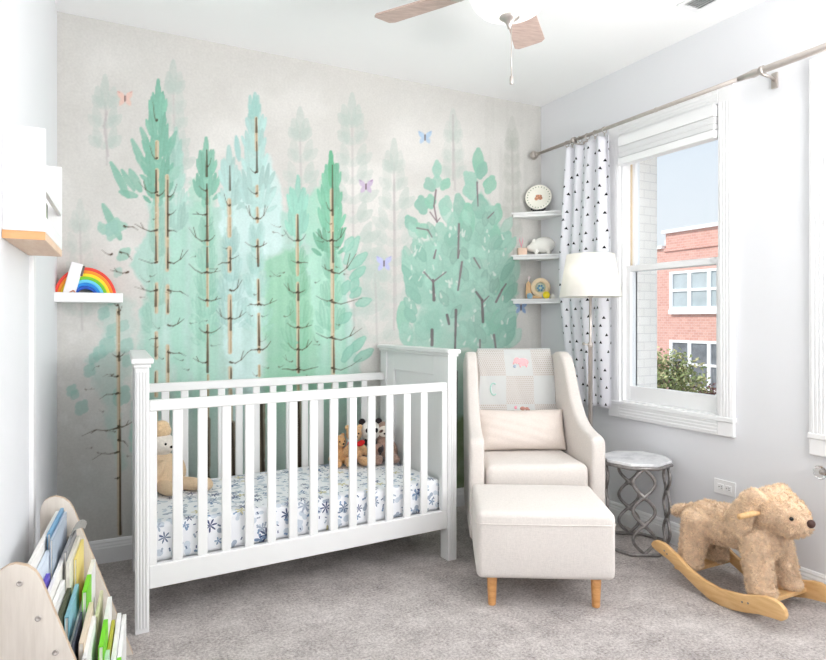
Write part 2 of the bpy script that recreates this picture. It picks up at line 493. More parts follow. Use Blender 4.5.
    for i, (x0, y0, x1, y1, w) in enumerate(lobes):
        stroke((x0, y0), (x1, y1), w, w * .85, (K1, K2, (138, 194, 170))[i % 3], .85, True)
    for cx, cy, r in [(425, 292, 15), (440, 275, 12), (486, 240, 14), (498, 322, 14), (430, 320, 13), (460, 300, 14), (476, 285, 10), (466, 330, 12), (425, 330, 12)]:
        stroke((cx - r * .4, cy + r * .4), (cx + r * .4, cy - r * .4), r, r * .8, K2, .38, True, 3)
    wash([(400, 350), (512, 350), (500, 400), (472, 430), (400, 420)], (152, 192, 172), .8, 5)
    wash([(450, 420), (480, 405), (482, 520), (448, 520)], (128, 150, 108), .9, 6)
    for _ in range(26):
        x = rnd.uniform(412, 505); y = rnd.uniform(225, 345); l = rnd.uniform(1.5, 4)
        stroke((x, y), (x + rnd.uniform(-2, 2), y + l), rnd.uniform(.8, 1.8), 1, (214, 222, 214), .8, True)
    for _ in range(75):
        tx = rnd.choice((437, 460, 480, 480, 425, 495)); y = rnd.uniform(215, 345)
        hw = 8 + (y - 200) * .22; dx_ = rnd.uniform(-1, 1) * min(hw, 34); x = tx + dx_
        if not (402 < x < 512): continue
        an = -PI / 2 + dx_ / 34 * 1.0 + rnd.uniform(-.4, .4); l_ = rnd.uniform(9, 17); q_ = rnd.uniform(.9, 1.08)
        stroke((x, y), (x + l_ * math.cos(an), y + l_ * math.sin(an)), rnd.uniform(3.5, 6), 4, tuple(min(255, v * q_) for v in K1), .6, True, rim=.16)
    for x0, x1, y0, y1, cx in [(404, 420, 235, 345, 437), (498, 516, 240, 345, 480)]:
        for _ in range(16):
            x = rnd.uniform(x0, x1); y = rnd.uniform(y0, y1); sd = -1 if x < cx else 1
            stroke((x - sd * 6, y + 5), (x + sd * rnd.uniform(0, 3), y - rnd.uniform(5, 10)), rnd.uniform(3.5, 5.5), 3.5, K1 if rnd.random() < .6 else K2, .85, True, rim=.12)
    for _ in range(40):
        x = rnd.uniform(408, 508); y = rnd.uniform(230, 345); l = rnd.uniform(2, 6); an = rnd.uniform(-2.2, -.9)
        stroke((x, y), (x + l * math.cos(an), y + l * math.sin(an)), rnd.uniform(.7, 1.6), .6, (212, 218, 211), .75)
    PU = (118, 98, 106); PD = (92, 78, 84)
    for pts, r in [([(436, 190), (434, 206), (437, 222)], 1.3), ([(430, 212), (437, 222), (440, 218)], .9), ([(417, 228), (428, 230), (432, 237)], 1.1), ([(477, 182), (478, 206)], 1.2), ([(459, 224), (458, 258)], 1.6), ([(458, 258), (460, 250)], 1), ([(462, 262), (458, 290)], 1.5), ([(434, 300), (433, 280)], 2), ([(424, 272), (433, 282), (446, 272)], 1.2), ([(483, 322), (482, 300), (476, 292)], 1.8), ([(482, 303), (489, 296)], 1.2), ([(496, 302), (502, 290), (506, 284)], 1.4), ([(456, 310), (455, 350)], 1.8), ([(432, 330), (432, 345)], 2.4), ([(434, 258), (436, 250)], 1.4), ([(474, 258), (480, 268)], 1.2), ([(488, 218), (494, 212)], 1), ([(494, 335), (496, 350)], 1.6), ([(447, 315), (449, 324)], 2), ([(456, 372), (456, 480)], 2.2), ([(480, 340), (480, 370)], 1.2)]:
        line(pts, r * .8, (130, 112, 118) if r < 1.7 else (108, 94, 98), .8, r * .6)
    line([(453, 115), (453, 180)], 1, (176, 168, 168), .4); line([(394, 180), (394, 330)], .9, (180, 172, 172), .5); line([(107, 112), (104, 126), (108, 156)], 1.2, (186, 178, 178), .6)
    # trunks: tan wood with a dark stroke, broken by leaves
    TAN = (208, 190, 160); DK = (78, 66, 50); MD = (158, 130, 94)
    def trunk(x0, y0, x1, y1, gaps, w, dark, dw=.9, off=-.8):
        y = y0
        X = lambda y: x0 + (x1 - x0) * (y - y0) / (y1 - y0)
        for (a, b) in gaps:
            line([(X(a), a), (X(b), b)], w, TAN, .95)
            m = (a + b) / 2
            line([(X(a) + off, a), (X(m) + off * 1.2, m), (X(b) + off, b)], dw * .7, MD, .6)
        for (a, b) in dark:
            line([(X(a) + off, a), (X(b) + off, b)], dw * .6, DK, .8, dw * 1.25)
    trunk(157, 135, 156, 500, [(142, 158), (170, 216), (214, 232), (232, 262), (284, 312), (333, 358), (372, 396), (408, 500)], 2, [(170, 192), (236, 260), (286, 306), (336, 356), (372, 390)], 1)
    trunk(167, 176, 168, 500, [(176, 238), (240, 270), (286, 313), (346, 398), (410, 500)], 2, [(180, 236), (248, 268), (300, 312), (350, 372)], .9, .6)
    trunk(207, 150, 208.5, 500, [(190, 245), (248, 262), (268, 306), (325, 365), (375, 500)], 1.3, [(150, 176), (184, 204), (205, 240), (247, 267), (325, 372), (425, 478)], 1.1, -.3)
    trunk(229, 165, 231, 500, [(200, 214), (218, 236), (248, 271), (296, 352), (368, 378), (390, 500)], 2.2, [(166, 190), (250, 270), (300, 330), (368, 378)], .9, .8)
    trunk(256, 112, 261, 500, [(118, 150), (186, 196), (208, 222), (240, 262), (280, 304), (314, 352), (366, 376), (400, 500)], 1.6, [(118, 132), (142, 172), (241, 266), (280, 300), (316, 345)], 1, .2)
    trunk(297, 192, 299, 500, [(215, 275), (283, 340), (345, 372), (380, 500)], 1.6, [(215, 240), (284, 300), (330, 372), (400, 450)], 1, .6)
    trunk(331.5, 170, 334, 500, [(190, 232), (232, 300), (300, 335), (335, 375), (385, 500)], 1.9, [(165, 215), (232, 262), (340, 372)], .9, .9)
    trunk(118, 300, 119.5, 540, [(310, 345), (345, 440), (440, 534)], 1.9, [(306, 314), (352, 360), (420, 440), (440, 534)], 1.2, .9)
    for x, a, b in [(207, 420, 480), (233, 424, 478), (157, 430, 470), (262, 400, 470), (299, 400, 470)]:
        line([(x, a), (x, b)], 3.4, (132, 116, 96), .8); line([(x - 1, a), (x + 1, b)], 1.6, (64, 54, 44), .85)
    # twigs
    def twig(x, y, dx, dy, r=.8, a=.85):
        x2 = x + dx * .5; rr_ = rnd.uniform(.75, 1.05) * r
        line([(x, y), (x + dx * .3, y + abs(dx) * .07), (x + dx * .65, y + dy * .25), (x + dx, y + dy)], rr_ * 1.05, (84, 74, 60), a * rnd.uniform(.6, .9), rr_ * .4)
        stroke((x, y), (x + dx * .12, y + 1), r * 1.4, r, DK, a)
        if abs(dx) > 9 and rnd.random() < .6: line([(x + dx * .6, y + dy * .2), (x + dx * .75, y + dy * .9 - 2)], r * .7, DK, a * .8, r * .4)
    T = [(157, 192, -18, -10), (157, 230, -22, -6), (157, 195, 8, -5), (157, 262, -18, -3), (157, 290, -22, -3), (157, 338, -8, 2), (168, 262, 20, -12), (168, 290, 20, 6), (168, 325, 16, -6), (168, 352, 18, 4), (168, 196, 9, -12), (168, 214, 8, -4), (168, 230, 9, 2), (157, 158, -7, -12), (157, 120, -4, -18),
         (207, 240, -18, -12), (207, 240, 8, -5), (207, 272, -18, -8), (207, 272, 13, -1), (207, 300, -9, -3), (207, 300, 14, -2), (207, 332, -8, -4), (207, 332, 14, -5), (207, 362, -14, -4), (207, 190, -8, -4), (207, 166, 4, -8), (207, 214, -14, 0),
         (230, 318, -14, -8), (230, 318, 16, -6), (230, 262, -12, 3), (230, 258, 9, -3), (230, 290, 12, -10), (230, 362, 18, -10), (230, 205, -6, -12), (257, 246, -12, -4), (257, 246, 10, -3), (259, 304, -12, 2), (259, 304, 18, -4), (259, 349, -12, 4), (259, 349, 12, -8), (257, 193, -9, -5), (257, 218, -11, -12), (257, 218, 11, -12), (256, 172, -6, -4),
         (298, 240, -14, -10), (298, 240, 8, -6), (298, 262, -7, -2), (298, 262, 10, 1), (298, 292, -14, -8), (298, 292, 7, -2), (298, 327, -11, -4), (298, 327, 14, -2), (298, 349, -10, -6), (298, 349, 14, -8), (298, 369, -16, 0), (298, 369, 20, -2),
         (332, 240, -16, -8), (332, 240, 14, -12), (332, 270, -10, -4), (332, 272, 24, -18), (332, 300, -16, -4), (332, 302, 30, -4), (332, 337, -16, -4), (332, 338, 30, -10), (332, 210, -6, -8), (332, 368, 30, -10),
         (118, 305, -6, -6), (118, 312, 4, -6), (118, 356, -6, -2), (118, 356, 7, -4), (118, 376, -10, 0), (118, 393, -18, 6), (118, 428, -36, 8), (118, 426, 14, -4), (118, 452, -26, 8), (118, 478, -4, 1), (118, 440, 10, 6), (112, 254, -10, -4), (124, 226, 14, 4), (128, 272, -18, -2), (120, 252, 12, 8)]
    for t_ in T: twig(*t_)
    for _ in range(46):
        x = rnd.uniform(140, 350); y = rnd.uniform(215, 380); twig(x, y, rnd.choice((-1, 1)) * rnd.uniform(4, 10), rnd.uniform(-6, 3), .5, .45)
    for _ in range(10):
        x = rnd.uniform(85, 128); y = rnd.uniform(360, 470); twig(x, y, rnd.choice((-1, 1)) * rnd.uniform(5, 12), rnd.uniform(-6, 6), .5, .4)
    # butterflies
    for x, y, col, c2, sz in [(125, 98, (226, 190, 176), (204, 150, 140), 1.1), (425, 137, (172, 198, 222), (140, 172, 208), .95), (366, 186, (196, 178, 204), (160, 130, 170), 1.0), (384, 263, (182, 186, 224), (160, 164, 214), 1.1), (521, 307, (140, 168, 206), (110, 144, 188), .9)]:
        for sd in (-1, 1):
            stroke((x + sd * 1.5 * sz, y), (x + sd * 6 * sz, y - 5 * sz), 2.6 * sz, 2.4, col, .95, True); stroke((x + sd * 1.5 * sz, y + 1), (x + sd * 4.5 * sz, y + 6 * sz), 2.2 * sz, 2, col, .95, True)
            stroke((x + sd * 5 * sz, y - 5 * sz), (x + sd * 6.5 * sz, y - 6 * sz), .8, .6, c2, .7)
        line([(x, y - 2), (x, y + 3)], .7, (90, 70, 70), .9)
    C += (N4 * 5)[..., None]
    C = np.clip(C, 0, 255) / 255
    L = np.where(C <= .04045, C / 12.92, ((C + .055) / 1.055) ** 2.4)
    return xs, zs, L

def build_back_wall():
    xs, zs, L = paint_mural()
    nx, nz = len(xs), len(zs)
    V = np.empty((nz, nx, 3), np.float32)
    V[..., 0] = xs[None, :]; V[..., 1] = YB; V[..., 2] = zs[:, None]
    idx = np.arange(nx * nz).reshape(nz, nx)
    F = np.stack([idx[:-1, :-1], idx[:-1, 1:], idx[1:, 1:], idx[1:, :-1]], -1).reshape(-1, 4)
    me = bpy.data.meshes.new('wall_back')
    # thickness behind the papered face
    nv = nx * nz
    me.vertices.add(nv + 4)
    co_ = np.concatenate([V.reshape(-1, 3), np.array([[xs[0], YB + .15, zs[0]], [xs[-1], YB + .15, zs[0]], [xs[-1], YB + .15, zs[-1]], [xs[0], YB + .15, zs[-1]]], np.float32)])
    me.vertices.foreach_set('co', co_.ravel())
    nf = len(F) + 1
    Fa = np.concatenate([F.ravel(), np.array([nv + 3, nv + 2, nv + 1, nv])]).astype(np.int32)
    me.loops.add(len(Fa)); me.loops.foreach_set('vertex_index', Fa)
    me.polygons.add(nf)
    me.polygons.foreach_set('loop_start', np.arange(0, nf * 4, 4, dtype=np.int32))
    me.update(calc_edges=True)
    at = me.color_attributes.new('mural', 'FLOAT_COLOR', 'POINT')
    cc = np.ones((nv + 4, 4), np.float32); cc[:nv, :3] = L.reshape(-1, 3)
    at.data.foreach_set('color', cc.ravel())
    m = bpy.data.materials.new('watercolour_mural'); t = NT(m)
    a = t.node('ShaderNodeAttribute', attribute_name='mural')
    g = t.noise(t.coord(), 90, 4)
    col = t.mix(1, a.outputs['Color'], t.ramp(g, [(.3, (.97, .97, .97, 1)), (.7, (1.06, 1.06, 1.06, 1))]), 'MULTIPLY')
    hs = t.node('ShaderNodeHueSaturation'); hs.inputs['Saturation'].default_value = .92; hs.inputs['Value'].default_value = .93
    t.l.new(col, hs.inputs['Color'])
    t.color(hs.outputs[0]); t.p.inputs['Roughness'].default_value = .85; t.p.inputs['Specular IOR Level'].default_value = .25
    me.materials.append(m)
    o = bpy.data.objects.new('wall_back', me); COL.objects.link(o); o['kind'] = 'structure'
build_back_wall()

# ------------------------------------------------------------------ room shell
KL = .045                              # left wall turned slightly to fit the image lines and book rack
def xl(y): return XL - KL * (YB - y)
YF = -1.0
# floor
m = bpy.data.materials.new('carpet'); t = NT(m); v = t.coord()
n1 = t.noise(v, 4.5, 4, .65); n2 = t.noise(v, 95, 4, .75); n3 = t.noise(v, 28, 3, .6)
f = t.math('ADD', t.math('MULTIPLY', n1, .36), t.math('ADD', t.math('MULTIPLY', n2, .62), t.math('MULTIPLY', n3, .15)))
t.color(t.ramp(f, [(.40, lin(118, 109, 106)), (.54, lin(178, 170, 166)), (.68, lin(220, 213, 209))]))
t.p.inputs['Roughness'].default_value = 1; t.p.inputs['Specular IOR Level'].default_value = .05; t.p.inputs['Sheen Weight'].default_value = .2
t.bump(f, .9, .012); M_['carpet'] = m
bm = bmesh.new(); add_box(bm, (-.6, YF - .1, -.1), (XR + .1, YB + .1, 0)); struct('floor', bm, m)
bm = bmesh.new(); add_box(bm, (-.6, YF - .1, ZC), (XR + .4, YB + .1, ZC + .2)); struct('ceiling', bm, M_['ceil'])
bm = bmesh.new(); add_prism(bm, [(xl(YF - .1), YF - .1), (xl(YB + .1), YB + .1), (xl(YB) - .3, YB + .1), (xl(YF) - .3, YF - .1)], ZC + .05); struct('wall_left', bm, M_['wall'])
# right wall with two window openings
W1 = (2.02, 2.66, .70, 2.235); W2 = (.62, 1.505, .69, 2.205)
bm = bmesh.new()
def wr(y0, y1, z0, z1): add_box(bm, (XR, y0, z0), (XR + .10, y1, z1))
wr(YF - .1, W2[0], 0, ZC); wr(W2[1], W1[0], 0, ZC); wr(W1[1], YB + .1, 0, ZC)
for w in (W1, W2):
    wr(w[0], w[1], 0, w[2]); wr(w[0], w[1], w[3], ZC)
struct('wall_right', bm, M_['wall'])
# outer masonry skin
m = bpy.data.materials.new('pale_masonry'); t = NT(m)
b = t.node('ShaderNodeTexBrick'); tm = t.node('ShaderNodeTexCoord'); sm_ = t.node('ShaderNodeSeparateXYZ'); cm_ = t.node('ShaderNodeCombineXYZ'); t.l.new(tm.outputs['Object'], sm_.inputs[0]); t.l.new(t.math('ADD', sm_.outputs[0], sm_.outputs[1]), cm_.inputs[0]); t.l.new(sm_.outputs[2], cm_.inputs[1]); t.l.new(cm_.outputs[0], b.inputs['Vector'])
b.inputs['Scale'].default_value = 5; b.inputs['Color1'].default_value = lin(252, 247, 241); b.inputs['Color2'].default_value = lin(248, 243, 236); b.inputs['Mortar'].default_value = lin(232, 227, 222)
b.inputs['Mortar Size'].default_value = .012
t.color(b.outputs[0]); t.p.inputs['Roughness'].default_value = .9; M_['mason'] = m
bm = bmesh.new()
def wo(y0, y1, z0, z1): add_box(bm, (XR + .101, y0, z0), (XR + .275, y1, z1))
wo(YF - .1, W2[0], -.2, ZC + .2); wo(W2[1], W1[0], -.2, ZC + .2); wo(W1[1] - .012, YB + .5, -.2, ZC + .2)
for w in (W1, W2):
    wo(w[0], w[1] - .012, -.2, w[2]); wo(w[0], w[1] - .012, w[3], ZC + .2)
struct('wall_exterior', bm, M_['mason'])
# wall behind the viewer with a wide window opening added for fill light
W3 = (.5, 2.3, .5, 2.3)
bm = bmesh.new()
add_box(bm, (-.6, YF - .12, 0), (W3[0], YF, ZC)); add_box(bm, (W3[1], YF - .12, 0), (XR + .1, YF, ZC))
add_box(bm, (W3[0], YF - .12, 0), (W3[1], YF, W3[2])); add_box(bm, (W3[0], YF - .12, W3[3]), (W3[1], YF, ZC))
struct('wall_front', bm, M_['wall'])

# baseboards
def base_prof(bm, p0, p1, nrm):
    """profiled baseboard along p0->p1, sticking out along nrm"""
    prof = [(0, 0), (.016, 0), (.016, .072), (.013, .078), (.013, .084), (.009, .094), (.009, .100), (.004, .110), (0, .112)]
    P0 = Vector((*p0, 0)); P1 = Vector((*p1, 0)); n = Vector((*nrm, 0))
    t = bmesh.new()
    a = [t.verts.new(P0 + n * u + Vector((0, 0, z))) for u, z in prof]; b = [t.verts.new(P1 + n * u + Vector((0, 0, z))) for u, z in prof]
    k = len(prof)
    for i in range(k): t.faces.new((a[i], a[(i + 1) % k], b[(i + 1) % k], b[i]))
    t.faces.new(a); t.faces.new(list(reversed(b)))
    bmesh.ops.recalc_face_normals(t, faces=list(t.faces)); join(bm, t)
for nm, p0, p1, n in [('baseboard_back', (XL, YB), (XR, YB), (0, -1)), ('baseboard_right', (XR, YF), (XR, YB - .016), (-1, 0))]:
    bm = bmesh.new(); base_prof(bm, p0, p1, n); struct(nm, bm, M_['trim'])
bm = bmesh.new(); base_prof(bm, (xl(2.55), 2.55), (xl(YB - .016), YB - .016), (1, 0)); struct('baseboard_left', bm, M_['trim'])
# door casing on the left wall
bm = bmesh.new(); add_box(bm, (xl(2.5) - .01, 2.45, 0), (xl(2.5) + .011, 2.56, 1.44), .004); struct('trim_1', bm, M_['trim'])

# windows
def casing(bm, w, cw=.082, th=.022):
    y0, y1, z0, z1 = w; X0 = XR - th
    for lo, hi in [((y0 - cw, z0 - cw), (y0, z1 + cw)), ((y1, z0 - cw), (y1 + cw, z1 + cw)), ((y0, z1), (y1, z1 + cw)), ((y0, z0 - cw), (y1, z0))]:
        add_box(bm, (X0, lo[0], lo[1]), (XR, hi[0], hi[1]), .004)
        vert = hi[1] - lo[1] > hi[0] - lo[0]
        for k in (.2, .4, .6, .8):     # fluting beads
            if vert: yy = lo[0] + cw * k; add_box(bm, (X0 - .0028, yy - .005, lo[1] + cw), (X0 + .003, yy + .005, hi[1] - cw), .002)
            else: zz = lo[1] + cw * k; add_box(bm, (X0 - .0028, lo[0], zz - .005), (X0 + .003, hi[0], zz + .005), .002)
    e = .022
    add_box(bm, (XR - th - .006, y0 - cw - .004, z0 - .012), (XR + .04, y1 + cw + .004, z0 + .012), .004)
def frame_bars(bm, x0, x1, y0, y1, z0, z1, sw, bw, tw):
    add_box(bm, (x0, y0, z0), (x1, y0 + sw, z1), .003); add_box(bm, (x0, y1 - sw, z0), (x1, y1, z1), .003)
    add_box(bm, (x0, y0 + sw, z0), (x1, y1 - sw, z0 + bw), .003); add_box(bm, (x0, y0 + sw, z1 - tw), (x1, y1 - sw, z1), .003)
tan = mat('sash_track', lin(206, 188, 160), .5)
def window(name, w):
    y0, y1, z0, z1 = w
    bm = bmesh.new(); casing(bm, w)
    root = struct(name, bm, M_['trim'])
    bm = bmesh.new(); mz = z0 + (z1 - z0) * .505
    add_box(bm, (XR - .002, y1 - .012, z0), (XR + .11, y1 - .002, z1)); add_box(bm, (XR - .002, y0 + .002, z0), (XR + .11, y0 + .012, z1))
    add_box(bm, (XR, y0 + .012, z1 - .012), (XR + .11, y1 - .012, z1 - .002)); add_box(bm, (XR, y0 + .012, z0 + .002), (XR + .11, y1 - .012, z0 + .018))
    obj('window_frame', bm, M_['trim'], root)
    bm = bmesh.new(); add_box(bm, (XR + .056, y1 - .018, mz), (XR + .066, y1 - .011, z1 - .02)); add_box(bm, (XR + .056, y0 + .011, mz), (XR + .066, y0 + .018, z1 - .02)); obj('sash_track', bm, tan, root)
    for nm, x0, a, b, bw, tw in [('lower_sash', XR + .022, z0 + .018, mz + .018, .085, .034), ('upper_sash', XR + .066, mz - .016, z1 - .012, .034, .04)]:
        bm = bmesh.new(); frame_bars(bm, x0, x0 + .034, y0 + .012, y1 - .012, a, b, .03, bw, tw)
        sash = obj(nm, bm, M_['trim'], root)
        bm = bmesh.new(); add_box(bm, (x0 + .015, y0 + .04, a + bw - .004), (x0 + .019, y1 - .04, b - tw + .004)); obj('glass_pane', bm, M_['glass'], sash)
    return root
window('window_1', W1); window('window_2', W2)
bm = bmesh.new(); frame = [((W3[0] - .09, W3[2] - .09), (W3[0], W3[3] + .09)), ((W3[1], W3[2] - .09), (W3[1] + .09, W3[3] + .09)), ((W3[0], W3[3]), (W3[1], W3[3] + .09)), ((W3[0], W3[2] - .09), (W3[1], W3[2]))]  # frame of the added opening behind the camera
for lo, hi in frame: add_box(bm, (lo[0], YF, lo[1]), (hi[0], YF + .02, hi[1]), .004)
add_box(bm, (1.38, YF - .08, W3[2]), (1.42, YF - .04, W3[3])); struct('added_rear_window', bm, M_['trim'])

# ------------------------------------------------------------------ crib
CR = math.atan2(.085, 1.457); CL = 1.458; CD = .72
crib = thing('crib', 'white wooden baby crib with slatted sides and solid panel ends', 'crib', (.146, 2.548, 0), CR)
Mc = M_['crib']
def cob(name, bm, m, parent):
    for v in bm.verts: v.co.x += .072 * max(0, v.co.y) / CD * (1 - v.co.x / CL)   # left end sheared inward at the back to fit the camera view
    return obj(name, bm, m, parent)
def post(x0, y0):
    bm = bmesh.new(); pw, pd = .05, .072
    add_box(bm, (x0, y0, 0), (x0 + pw, y0 + pd, 1.0), .003)
    fy = y0 if y0 < .3 else y0 + pd; sg = -1 if y0 < .3 else 1
    for k in range(4):
        xx = x0 + .009 + k * .0107
        add_box(bm, (xx - .0032, min(fy, fy + sg * .004), .02), (xx + .0032, max(fy, fy + sg * .004), .985), .0015)
    return bm
PX0 = [0, CL - .05]; PY0 = [0, CD - .072]
for px in PX0:
    for py in PY0: cob('leg_post', post(px, py), Mc, crib)
for px, inner in ((0, 1), (CL - .05, -1)):
    bm = bmesh.new()
    x0 = px + .008; x1 = px + .042
    add_box(bm, (x0, .07, .18), (x1, .15, 1.0), .002); add_box(bm, (x0, CD - .15, .18), (x1, CD - .07, 1.0), .002)
    add_box(bm, (x0, .15, .90), (x1, CD - .15, 1.0), .002); add_box(bm, (x0, .15, .18), (x1, CD - .15, .28), .002)
    add_box(bm, (px + .018, .14, .27), (px + .032, CD - .14, .91))
    cob('end_panel', bm, Mc, crib)
    bm = bmesh.new()
    add_box(bm, (px - .006, -.008, 1.0), (px + .056, CD + .008, 1.014), .004)
    add_box(bm, (px - .014, -.018, 1.014), (px + .064, CD + .018, 1.036), .006)
    cob('end_cap', bm, Mc, crib)
NS = 13
for yy, nm in ((.010, 'front'), (CD - .045, 'back')):
    bm = bmesh.new(); add_box(bm, (.05, yy, .832), (CL - .05, yy + .035, .874), .005); cob('top_rail', bm, Mc, crib)
    bm = bmesh.new(); add_box(bm, (.05, yy, .158), (CL - .05, yy + .03, .247), .004); cob('bottom_rail', bm, Mc, crib)
    if nm == 'front':
        bm = bmesh.new(); add_box(bm, (.05, yy, .247), (.078, yy + .03, .832), .002); cob('stile', bm, Mc, crib)
        bm = bmesh.new(); add_box(bm, (CL - .078, yy, .247), (CL - .05, yy + .03, .832), .002); cob('stile', bm, Mc, crib)
    for k in range(NS):
        xc = .060 + (CL - .142) * (k + 1) / (NS + 1)
        bm = bmesh.new(); add_box(bm, (xc - .019, yy + .008, .245), (xc + .019, yy + .024, .834), .004); cob('slat', bm, Mc, crib)
bm = bmesh.new(); add_box(bm, (.052, .05, .218), (CL - .052, CD - .05, .236)); cob('mattress_base', bm, Mc, crib)

# mattress with printed sheet
def sheet_mat():
    m = bpy.data.materials.new('printed_sheet'); t = NT(m)
    tc = t.node('ShaderNodeTexCoord'); sp = t.node('ShaderNodeSeparateXYZ'); t.l.new(tc.outputs['Object'], sp.inputs[0])
    cb = t.node('ShaderNodeCombineXYZ'); t.l.new(sp.outputs[0], cb.inputs[0]); t.l.new(t.math('ADD', sp.outputs[1], sp.outputs[2]), cb.inputs[1])
    base = lin(240, 241, 244)
    cur = base
    def layer(cur, scale, off, pet, r0, amp, cols, thr, seed):
        mp = t.node('ShaderNodeMapping'); mp.inputs['Location'].default_value = off; mp.inputs['Scale'].default_value = (scale,) * 3
        t.l.new(cb.outputs[0], mp.inputs[0])
        v = t.node('ShaderNodeTexVoronoi', voronoi_dimensions='2D'); v.inputs['Scale'].default_value = 1; v.inputs['Randomness'].default_value = .8
        t.l.new(mp.outputs[0], v.inputs['Vector'])
        sb = t.node('ShaderNodeVectorMath', operation='SUBTRACT'); t.l.new(mp.outputs[0], sb.inputs[0]); t.l.new(v.outputs['Position'], sb.inputs[1])
        s2 = t.node('ShaderNodeSeparateXYZ'); t.l.new(sb.outputs[0], s2.inputs[0])
        sc = t.node('ShaderNodeSeparateColor'); t.l.new(v.outputs['Color'], sc.inputs[0])
        ang = t.math('ADD', t.math('ARCTAN2', s2.outputs[1], s2.outputs[0]), t.math('MULTIPLY', sc.outputs[2], 6.28))
        rad = t.math('ADD', r0, t.math('MULTIPLY', t.math('SINE', t.math('MULTIPLY', ang, pet)), amp))
        rad = t.math('MULTIPLY', rad, t.math('ADD', .6, t.math('MULTIPLY', sc.outputs[1], .7)))
        mask = t.math('GREATER_THAN', rad, v.outputs['Distance'])
        mask = t.math('MULTIPLY', mask, t.math('GREATER_THAN', sc.outputs[0], thr))
        rp = t.ramp(sc.outputs[1], [(i / len(cols), c_) for i, c_ in enumerate(cols)]); rp.node.color_ramp.interpolation = 'CONSTANT'
        return t.mix(mask, cur, rp)
    navy = lin(72, 80, 120); blue = lin(128, 150, 178); grey = lin(168, 178, 192); sand = lin(206, 198, 160); slate = lin(100, 116, 142); pale = lin(205, 213, 222)
    cur = layer(cur, 17, (3, 1, 0), 2, .27, .14, [pale, grey, pale, pale], .3, 0)
    cur = layer(cur, 13, (.3, .7, 0), 5, .19, .15, [blue, grey, sand, blue], .5, 1)
    cur = layer(cur, 12, (7.3, 2.7, 0), 7, .17, .16, [navy, slate, navy, grey], .55, 2)
    cur = layer(cur, 32, (1.3, 5.7, 0), 2, .17, .1, [navy, slate, grey, blue], .55, 3)
    t.color(cur); t.p.inputs['Roughness'].default_value = .9; t.p.inputs['Specular IOR Level'].default_value = .2
    t.bump(t.noise(t.coord(), 14, 3), .25, .01)
    return m
mt = bmesh.new(); add_box(mt, (.058, .052, .238), (CL - .058, CD - .055, .392), .022, 4)
for v in mt.verts: v.co.x += .072 * max(0, v.co.y) / CD * (1 - v.co.x / CL)  # mattress sheared the same way as the crib
o = obj('crib_mattress', mt, sheet_mat(), smooth=50, loc=crib.location, rot=crib.rotation_euler)
tag(o, 'crib mattress under a white fitted sheet printed with blue flowers', 'mattress')
def inCrib(x, y, z=0):
    return crib.matrix_basis @ Vector((x, y, z))
crib.rotation_euler = (0, 0, CR)
CRM = TR((.146, 2.548, 0), (0, 0, CR))
def incrib(x, y, z): return tuple(CRM @ Vector((x, y, z)))

# plush toys in the crib
MZ = .394
eye = mat('bead_eye', lin(20, 18, 18), .2, var=0)
def face_bits(root, eyes, nose, er=.006, nr=(.010, .007, .008)):
    for e in eyes:
        bm = bmesh.new(); add_ell(bm, e, er, u=10, v=8); obj('eye', bm, eye, root)
    bm = bmesh.new(); add_ell(bm, nose, nr, u=12, v=8); obj('nose', bm, eye, root)
def at_crib(px, py):   # helper kept simple: crib-local spot
    return incrib(px, py, MZ)
# brown sloth, right
sl = thing('plush_sloth', 'brown plush sloth with a pale eye stripe sitting at right end of crib mattress', 'stuffed toy', incrib(1.343, .555, MZ), CR - .35)
br = plush('sloth_fur', lin(168, 138, 124))
blend('body', [((0, 0, .085), (.062, .055, .09)), ((0, -.012, .20), (.054, .05, .056)), ((-.055, -.045, .075), (.028, .03, .065), (.5, .5, 0)), ((-.085, -.10, .045), (.03, .055, .026), (0, 0, -.5)), ((-.05, -.11, .03), (.04, .06, .03), (0, 0, -.3)), ((.06, -.035, .08), (.027, .03, .07), (.4, -.3, 0)), ((.055, -.09, .03), (.035, .065, .03), (0, 0, .2))], br, sl, .006, 5)
cream = plush('cream_fur', lin(232, 222, 210), .06)
bm = bmesh.new(); add_ell(bm, (0, -.052, .198), (.042, .016, .036)); obj('face_patch', bm, cream, sl)
dk = plush('eye_patch_fur', lin(110, 84, 76), .1)
for s_ in (-1, 1):
    bm = bmesh.new(); add_ell(bm, (s_ * .022, -.064, .202), (.015, .007, .009), (0, s_ * .5, 0)); obj('eye_stripe', bm, dk, sl)
face_bits(sl, [(-.02, -.071, .204), (.02, -.071, .204)], (0, -.07, .186), .004, (.009, .006, .006))
# panda, middle
pa = thing('plush_panda', 'black and white plush panda sitting between the two brown toys in crib', 'stuffed toy', incrib(1.272, .575, MZ), CR - .3)
wht = plush('white_fur', lin(236, 232, 226), .06); blk = plush('black_fur', lin(52, 44, 46), .25)
blend('body', [((0, 0, .075), (.066, .058, .085)), ((-.06, -.045, .09), (.024, .05, .03), (0, 0, .3)), ((.06, -.045, .09), (.024, .05, .03), (0, 0, -.3)), ((-.05, -.09, .028), (.03, .06, .028)), ((.05, -.09, .028), (.03, .06, .028))], blk, pa, .006, 4)
blend('head', [((0, -.012, .205), (.07, .058, .062)), ((0, -.06, .19), (.03, .024, .024))], wht, pa, .006, 3)
bm = bmesh.new(); add_ell(bm, (0, -.045, .095), (.035, .02, .035)); obj('belly_patch', bm, wht, pa)
for s_ in (-1, 1):
    bm = bmesh.new(); add_ell(bm, (s_ * .056, 0, .262), (.024, .014, .023)); obj('ear', bm, blk, pa)
    bm = bmesh.new(); add_ell(bm, (s_ * .027, -.062, .212), (.014, .008, .018), (0, s_ * .5, 0)); obj('eye_patch', bm, blk, pa)
